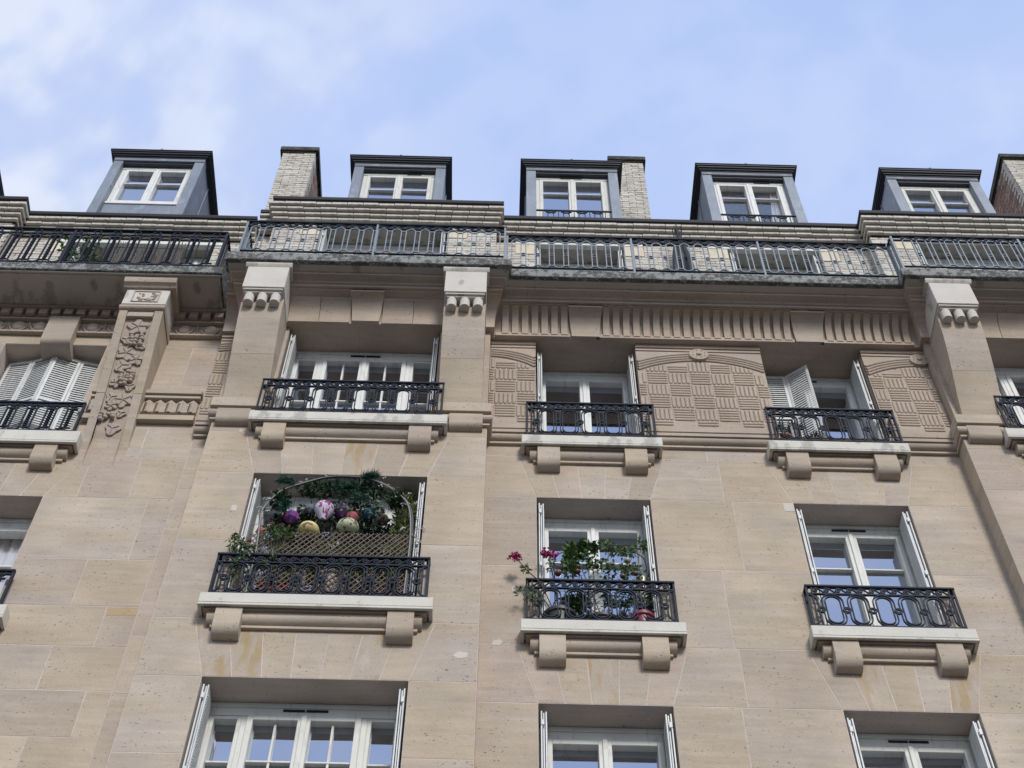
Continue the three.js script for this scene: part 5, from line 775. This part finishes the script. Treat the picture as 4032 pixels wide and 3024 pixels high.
{ // wooden lattice tied behind the railing
  const t = thing('lattice_screen', 'brown wooden diamond lattice tied behind the bay balcony railing', 'lattice', -1.70, 12.79, 0.272), W = 1.63, H = 1.10, m1 = M(C(0.21, 0.15, 0.125), { map: paint2 }), m2 = M(C(0.11, 0.08, 0.065), { map: paint2 }), s = 0.064;
  for (const sg of [-1, 1]) for (let c = -H / 0.9; c < W + H / 0.9; c += s) { const k = 0.78; // slope of the slats
    const pts = []; const y0 = 0, y1 = H; let a = [sg > 0 ? c - W / 2 : c - W / 2, y0], b = [sg > 0 ? c - W / 2 + H * k : c - W / 2 - H * k, y1]; const cl = (p, q) => { const o = p.slice(); const lim = o[0] < -W / 2 ? -W / 2 : o[0] > W / 2 ? W / 2 : null; if (lim !== null) { const f = (lim - p[0]) / (q[0] - p[0]); if (f < 0 || f > 1) return null; return [lim, p[1] + (q[1] - p[1]) * f]; } return o; }; const a2 = cl(a, b), b2 = cl(b, a); if (!a2 || !b2 || Math.hypot(a2[0] - b2[0], a2[1] - b2[1]) < 0.05) continue; const g = bar([a2, b2], 0.0105, 0.006); g.translate(0, 0, sg > 0 ? 0.0035 : -0.0035); mesh('slat', g, sg > 0 ? m1 : m2, t); }
}
{ // shrub and pots on the bay balcony
  const R = rng(17);
  const t = thing('evergreen_shrub', 'lime green feathery evergreen in a pot at the right of the bay window', 'shrub', -1.0, 12.79, 0.02); mesh('pot', potGeo(0.11, 0.14, 0.28), M(C(0.22, 0.06, 0.04)), t); mesh('trunk', tube([[0, 0.2, 0], [0.01, 0.9, 0], [-0.01, 1.9, 0.02]], 0.012, 12, 6), mTwig, t);
  const L = []; for (let i = 0; i < 1500; i++) { const y = 0.75 + R() * 1.35, w = 0.16 * (1 - Math.abs(y - 1.35) / 1.1), an = R() * 6.28, q = w * Math.sqrt(R()); L.push([V3(Math.cos(an) * q - 0.02 * (y - 1.3), y, Math.sin(an) * q), V3(Math.cos(an) * 0.7 + (R() - 0.5), 0.9 * R() + 0.1, Math.sin(an) * 0.7 + (R() - 0.5)), rr(0.04, 0.07, R), 0.016, R() * 6]); } mesh('foliage', leafGeo(L), mLime, t);
  for (const [x, z, m, lab] of [[-2.22, 0.10, M(C(0.20, 0.025, 0.035), { roughness: 0.4 }), 'long burgundy planter behind the left of the bay lattice'], [-1.66, 0.12, M(C(0.34, 0.31, 0.28)), 'tall greyish pot behind the middle of the bay lattice'], [-1.24, 0.12, M(C(0.05, 0.05, 0.06)), 'black pot behind the right of the bay lattice']]) { const q = thing('plant_pot', lab, 'pot', x, 12.79, z); mesh('pot', potGeo(0.12, 0.155, x === -1.66 ? 0.52 : 0.36), m, q); mesh('foliage', cloud(R, [[0, x === -1.66 ? 0.82 : 0.75, -0.04, 0.30, 0.42, 0.10]], 620, 0.065, 0.036), R() < 0.5 ? mLeaf : mLeafDark, q); mesh('stems', [tube([[0, 0.3, 0], [0.03, 0.55, 0.02], [0.1, 0.85, 0]], 0.005, 8, 4), tube([[0, 0.3, 0], [-0.05, 0.6, 0.0], [-0.09, 0.82, 0.02]], 0.005, 8, 4)], mTwig, q); }
  const o = thing('storage_basket', 'pale blue-white plastic basket behind the bay lattice', 'basket', -1.98, 12.79, 0.10); mesh('body', potGeo(0.09, 0.11, 0.30), M(C(0.40, 0.43, 0.54), { roughness: 0.5 }), o);
  // desert roses in the left corner, their heads leaning out over the rail
  for (const [x, y, z, h, n, lab] of [[-2.57, 12.79, 0.22, 0.90, 3, 'red-flowered potted plant at the left end of the bay balcony'], [-2.23, 12.79, 0.20, 1.10, 3, 'red-flowered potted plant standing beside the violet lantern']]) { const q = thing('flowering_plant', lab, 'plant', x, y, z); mesh('pot', potGeo(0.06, 0.085, 0.16), M(C(0.05, 0.045, 0.045)), q); const st = [], bl = [], fl = []; for (let i = 0; i < n; i++) { const ex = (i - 1) * 0.085, e = V3(ex, h - 0.07 * i * R(), 0.10 + 0.04 * R()); st.push(tube([[0, 0.1, 0], [ex * 0.3, h * 0.5, 0.05], e], 0.006, 10, 5)); bl.push([e.x, e.y - 0.06, e.z, 0.06, 0.08, 0.05]); for (let k = 0; k < 7; k++) { const d = rv(R); d.z = Math.abs(d.z); fl.push([e.clone().add(V3(0, 0.02, 0.02)), d, 0.035, 0.026, R() * 6]); } } mesh('stem', st, mTwig, q); mesh('foliage', cloud(R, [...bl, [0, h * 0.55, 0.10, 0.07, 0.22, 0.05]], 230, 0.06, 0.022), mLeaf, q); mesh('flower', leafGeo(fl), mRed, q); }
}
{ // plants in the middle window of the middle row
  const R = rng(23), z0 = 12.784, mPot = M(C(0.022, 0.023, 0.026), { roughness: 0.45 });
  const b = thing('bougainvillea', 'bougainvillea with two magenta flower heads reaching out left of the balcony', 'plant', 0.60, z0, -0.09);
  const J = (x, y, z) => V3(x - 0.60, y - z0, z + 0.09); mesh('pot', potGeo(0.12, 0.165, 0.29), mPot, b);
  mesh('stem', [tube([J(0.6, 13.0, -0.09), J(0.56, 13.4, 0.02), J(0.50, 13.75, 0.12)], 0.007, 14, 5), tube([J(0.6, 13.0, -0.09), J(0.42, 13.35, 0.10), J(0.29, 13.47, 0.17), J(0.17, 13.66, 0.18)], 0.006, 16, 5), tube([J(0.6, 13.0, -0.09), J(0.40, 13.22, 0.1), J(0.24, 13.20, 0.17)], 0.005, 12, 5)], mTwig, b);
  const fl = []; for (const [x, y, z, w, h, n] of [[0.478, 13.83, 0.12, 0.075, 0.065, 110], [0.55, 13.79, 0.12, 0.05, 0.04, 50], [0.165, 13.69, 0.18, 0.055, 0.055, 80], [0.12, 13.72, 0.18, 0.05, 0.02, 14]]) for (let i = 0; i < n; i++) { const v = rv(R, Math.pow(R(), 0.5)); fl.push([J(x + v.x * w, y + v.y * h, z + v.z * 0.045), rv(R), 0.030, 0.028, R() * 6]); } mesh('flower', leafGeo(fl), mMagenta, b);
  const rel = q => [q[0] - 0.60, q[1] - z0, q[2] + 0.09, q[3], q[4], q[5]]; mesh('foliage', cloud(R, [[0.52, 13.64, 0.12, 0.045, 0.10, 0.03], [0.26, 13.52, 0.17, 0.03, 0.05, 0.02], [0.25, 13.20, 0.15, 0.11, 0.04, 0.05], [0.36, 13.15, 0.10, 0.10, 0.07, 0.05]].map(rel), 190, 0.045, 0.02), mLeaf, b);
  const r = thing('climbing_rose', 'green climbing plant trained over a wire hoop in the middle window', 'plant', 1.02, z0, -0.10), K = (x, y, z = -0.02) => V3(x - 1.02, y - z0, z + 0.10);
  mesh('pot', potGeo(0.12, 0.16, 0.23), mPot, r); mesh('stem', [tube([K(1.02, 13), K(0.9, 13.5), K(0.78, 14.0)], 0.006, 12, 5), tube([K(1.02, 13), K(1.1, 13.6), K(1.12, 14.2)], 0.004, 12, 5), tube([K(1.02, 13), K(1.25, 13.6), K(1.38, 14.05)], 0.004, 12, 5), tube([K(1.02, 13), K(0.75, 13.4), K(0.66, 13.8)], 0.004, 12, 5), tube([K(1.35, 13.3), K(1.42, 13.9), K(1.48, 14.2)], 0.004, 12, 5)], mTwig, r);
  const rl = q => [q[0] - 1.02, q[1] - z0, (q[6] ?? -0.02) + 0.10, q[2], q[3], q[4]];
  mesh('foliage', cloud(R, [[0.80, 14.08, 0.11, 0.055, 0.05], [0.93, 14.12, 0.09, 0.04, 0.05], [0.73, 13.94, 0.07, 0.07, 0.05], [0.80, 14.0, 0.12, 0.08, 0.06], [0.72, 13.78, 0.09, 0.10, 0.05]].map(rl), 620, 0.066, 0.038), mLeaf, r);
  mesh('thin_foliage', cloud(R, [[1.10, 14.15, 0.09, 0.06, 0.03], [1.22, 14.05, 0.12, 0.03, 0.03], [1.34, 14.06, 0.08, 0.07, 0.03], [1.48, 14.18, 0.04, 0.10, 0.03], [0.98, 13.9, 0.16, 0.10, 0.04], [1.0, 13.7, 0.42, 0.13, 0.04], [1.2, 13.6, 0.28, 0.16, 0.04], [0.9, 13.3, 0.25, 0.25, 0.04], [1.2, 13.3, 0.22, 0.22, 0.05], [1.1, 13.82, 0.30, 0.09, 0.04], [1.36, 13.75, 0.12, 0.12, 0.04]].map(rl), 1000, 0.050, 0.023), mLeaf, r);
  const h = thing('wire_hoop', 'dark wire hoop trellis standing behind the middle balcony plants', 'trellis', 1.03, z0, -0.06), Q = (x, y) => V3(x - 1.03, y - z0, 0); mesh('hoop', tube([Q(0.56, 12.8), Q(0.56, 13.6), Q(0.57, 13.97), Q(0.70, 14.10), Q(1.0, 14.14), Q(1.30, 14.12), Q(1.46, 14.05), Q(1.505, 13.88), Q(1.50, 13.6), Q(1.50, 12.8)], 0.006, 60, 5), mIron, h); for (let i = 0; i < 5; i++) mesh('wire', tube([Q(0.56, 13.1 + i * 0.18), Q(1.0, 13.1 + i * 0.18), Q(1.5, 13.1 + i * 0.18)], 0.003, 8, 4), mIron, h); for (let i = 0; i < 6; i++) mesh('wire', tube([Q(0.66 + i * 0.15, 12.8), Q(0.66 + i * 0.15, 13.4), Q(0.66 + i * 0.15, 13.9)], 0.003, 8, 4), mIron, h);
  const G = 'ball ornaments on the wire hoop', brown = M(C(0.12, 0.045, 0.03), { roughness: 0.35 }), grey = M(C(0.34, 0.33, 0.29), { roughness: 0.45 });
  for (const [x, y, rad, m, lab] of [[0.592, 13.68, 0.036, brown, 'leftmost brown ball ornament in the middle window plants'], [0.791, 13.712, 0.031, brown, 'brown ball ornament below the leafy clump, second from the left'], [0.922, 13.834, 0.032, M(C(0.10, 0.13, 0.07)), 'green-grey ball ornament left of the window centre'], [0.985, 13.805, 0.032, M(C(0.06, 0.04, 0.04)), 'dark ball ornament beside the green-grey one at the window centre'], [1.114, 13.847, 0.033, grey, 'pale grey ball ornament right of the window centre'], [1.305, 13.904, 0.036, grey, 'highest pale grey ball ornament at the right of the plants'], [1.381, 13.70, 0.028, brown, 'brown ball ornament in front of the metal can'], [1.248, 13.654, 0.030, brown, 'brown ball ornament low between the grey balls and the rail']]) { const t = thing('ball_ornament', lab, 'ornament', x, y - rad, -0.01, G); const g = new THREE.SphereGeometry(rad, 20, 14); g.translate(0, rad, 0); mesh('ball', g, m, t); const c = new THREE.CylinderGeometry(0.005, 0.007, 0.012, 8); c.translate(0, rad * 2 + 0.004, 0); mesh('cap', c, mTwig, t); const l = new THREE.TorusGeometry(0.006, 0.0015, 5, 10); l.translate(0, rad * 2 + 0.014, 0); mesh('hook', l, mIron, t); }
  const c = thing('metal_can', 'brassy ribbed metal can at the right of the middle window', 'can', 1.455, 13.28, -0.13); const cp = [[0, 0], [0.06, 0], [0.062, 0.1], [0.067, 0.11], [0.062, 0.12], [0.062, 0.3], [0.067, 0.31], [0.062, 0.32], [0.060, 0.45], [0.064, 0.46], [0.058, 0.47], [0.0, 0.475]]; mesh('body', toCreasedNormals(new THREE.LatheGeometry(cp.map(p => new THREE.Vector2(p[0], p[1])), 28), 0.5), M(C(0.46, 0.42, 0.30), { metalness: 0.7, roughness: 0.4 }), c); mesh('stand', [B(-0.05, 0.05, -0.50, -0.001, -0.05, 0.05)], mIron, c); mesh('handle', tube([[-0.05, 0.45, 0], [0, 0.53, 0], [0.05, 0.45, 0]], 0.005, 12, 5), mIron, c);
  const f = thing('folded_trellis', 'black folded trellis leaning beside the right shutter of the middle window', 'trellis', 1.545, z0, -0.12); for (let i = 0; i < 5; i++) mesh('slat', BB(-0.006 + i * 0.006 - 0.02, i * 0.006 - 0.012, 0, 1.22 - Math.abs(i - 3) * 0.12, -0.05 + i * 0.02, -0.035 + i * 0.02, 0.002), mBlack, f); for (let i = 0; i < 9; i++) mesh('cross_slat', tube([[-0.015, 0.1 + i * 0.12, -0.05], [0.01, 0.17 + i * 0.12, 0.05]], 0.006, 3, 4), mBlack, f);
  const bp = thing('plant_pot', 'burgundy pot at the right end of the middle window balcony', 'pot', 1.41, z0, -0.02); mesh('pot', potGeo(0.085, 0.11, 0.235), M(C(0.19, 0.02, 0.045), { roughness: 0.4 }), bp); mesh('foliage', cloud(R, [[-0.02, 0.45, 0, 0.16, 0.20, 0.06]], 150, 0.055, 0.018), mLeafDark, bp); mesh('stems', [tube([[0, 0.15, 0], [-0.04, 0.4, 0], [-0.08, 0.6, 0.01]], 0.004, 8, 4), tube([[0, 0.15, 0], [0.03, 0.4, 0], [0.05, 0.6, 0]], 0.004, 8, 4)], mTwig, bp);
}
{ // planters in the right-hand window of the upper row
  const R = rng(29), z0 = 15.894, strip = tex(256, (u, v) => { const t = fbm(u * 10, v * 2, 5, 3, 10, 2) > 0.60 ? 0.12 : 0.90; return [t, t, t]; });
  for (const [x, r, h, lab, dy] of [[3.395, 0.075, 0.58, 'tall white planter with dark leaf print behind the upper right railing', 0], [3.62, 0.06, 0.36, 'shorter white planter with black print beside the tall one', 0]]) { const t = thing('planter', lab, 'planter', x, z0, -0.06); const g = new THREE.LatheGeometry([[0, 0.06], [r * 0.95, 0.06], [r, 0.10], [r, h], [r - 0.012, h], [r - 0.02, h - 0.05], [0, h - 0.05]].map(p => new THREE.Vector2(p[0], p[1])), 28); const m = new THREE.Mesh(toCreasedNormals(g, 0.5), new THREE.MeshStandardMaterial({ map: strip, roughness: 0.35 })); m.name = 'body'; m.castShadow = m.receiveShadow = true; t.add(m); const bs = new THREE.CylinderGeometry(r * 1.05, r * 1.05, 0.06, 24); bs.translate(0, 0.03, 0); mesh('base', bs, mBlack, t); const L = []; for (let i = 0; i < 60; i++) { const a = R() * 6.28, e = 0.3 + R(); L.push([V3(0, h - 0.03, 0), V3(Math.cos(a), e, Math.sin(a)), rr(0.08, 0.16, R), 0.012, 0]); } mesh('foliage', leafGeo(L), mLeafDark, t); }
  const t = thing('plant_pot', 'dull red pot with a thin plant at the left end of the upper right balcony', 'pot', 3.235, z0, -0.02); mesh('pot', potGeo(0.08, 0.10, 0.26), M(C(0.20, 0.09, 0.08)), t); mesh('foliage', cloud(R, [[0, 0.42, 0.02, 0.05, 0.18, 0.05]], 110, 0.045, 0.016), mLeaf, t);
}
{ // folded parasol on the long balcony
  const t = thing('folded_parasol', 'closed black parasol standing on the long balcony against the attic wall', 'parasol', 2.40, 18.716, 0.10);
  const p = new THREE.CylinderGeometry(0.02, 0.02, 2.45, 10); p.translate(0, 1.25, 0); mesh('pole', p, mIron, t); const b = new THREE.CylinderGeometry(0.2, 0.24, 0.06, 24); b.translate(0, 0.031, 0); mesh('base', b, mBlack, t);
  const pos = [], n = 48, rows = 14, prf = f => 0.035 + 0.085 * Math.sin(Math.min(1, f * 1.25) * Math.PI * 0.55) * (f > 0.85 ? 1 - (f - 0.85) * 2.2 : 1); const V = (i, j) => { const f = j / rows, a = i / n * 6.2832, r = prf(1 - f) * (1 + 0.28 * Math.sin(a * 8 + f * 2) + 0.1 * Math.sin(a * 3)); return [r * Math.cos(a), 0.75 + f * 1.5, r * Math.sin(a)]; };
  for (let i = 0; i < n; i++) for (let j = 0; j < rows; j++) pos.push(...V(i, j), ...V(i, j + 1), ...V(i + 1, j + 1), ...V(i, j), ...V(i + 1, j + 1), ...V(i + 1, j)); const g = new THREE.BufferGeometry(); g.setAttribute('position', new THREE.Float32BufferAttribute(pos, 3)); g.computeVertexNormals(); mesh('canopy', g, M(C(0.022, 0.022, 0.028), { roughness: 0.5 }), t); mesh('tie', new THREE.TorusGeometry(0.105, 0.012, 6, 20).rotateX(Math.PI / 2).translate(0, 1.45, 0), mBlack, t);
  const R = rng(3); for (let i = 0; i < 5; i++) mesh('rib_tip', tube([[(i - 2) * 0.025, 2.2, 0.0], [(i - 2) * 0.03, 2.38 + 0.05 * (i % 3), 0.01], [(i - 2) * 0.03, 2.48 + 0.08 * (i % 3), 0.02]], 0.008, 5, 5), mBlack, t);
}
{ // reed screen and plants on the neighbour's balcony
  const R = rng(41);
  for (const [x0, x1, lab] of [[-5.42, -4.98, 'grey heather reed screen left half on the black balcony'], [-4.96, -4.42, 'grey heather reed screen right half on the black balcony']]) { const t = thing('reed_screen', lab, 'screen', (x0 + x1) / 2, 18.746, 0.02); const g = []; for (let i = 0; i < 260; i++) { const x = (R() - 0.5) * (x1 - x0), l = rr(0.3, 1.1, R), y = rr(0.0, 1.85 - l, R), lean = (R() - 0.5) * 0.07; g.push(tube([[x, y, (R() - 0.5) * 0.05], [x + lean, y + l, (R() - 0.5) * 0.05]], rr(0.003, 0.007, R), 1, 4)); } mesh('reeds', g, M(C(0.15, 0.135, 0.125), { roughness: 1 }), t).userData.kind = 'stuff'; mesh('backing', B(-(x1 - x0) / 2, (x1 - x0) / 2, 0, 1.80, -0.035, -0.03), M(C(0.10, 0.09, 0.085)), t); for (const y of [0.4, 1.0, 1.6]) mesh('wire', B(-(x1 - x0) / 2, (x1 - x0) / 2, y, y + 0.006, 0.03, 0.036), mIron, t); }
  for (const [x, h, lab] of [[-5.90, 1.25, 'leafy potted plant by the shutter on the black balcony'], [-5.62, 1.30, 'leafy potted plant beside the reed screen on the black balcony']]) { const t = thing('potted_plant', lab, 'plant', x, 18.746, 0.2); mesh('pot', potGeo(0.1, 0.13, 0.24), M(C(0.24, 0.10, 0.06)), t); mesh('stem', tube([[0, 0.2, 0], [0.02, 0.7, 0.02], [-0.02, h, 0.02]], 0.010, 12, 5), mTwig, t); mesh('foliage', cloud(R, [[-0.02, h + 0.05, 0.03, 0.12, 0.14, 0.10], [0.05, h - 0.25, 0.02, 0.09, 0.12, 0.08]], 120, 0.075, 0.05), mLeaf, t); }
}
renderer.render(scene, camera);
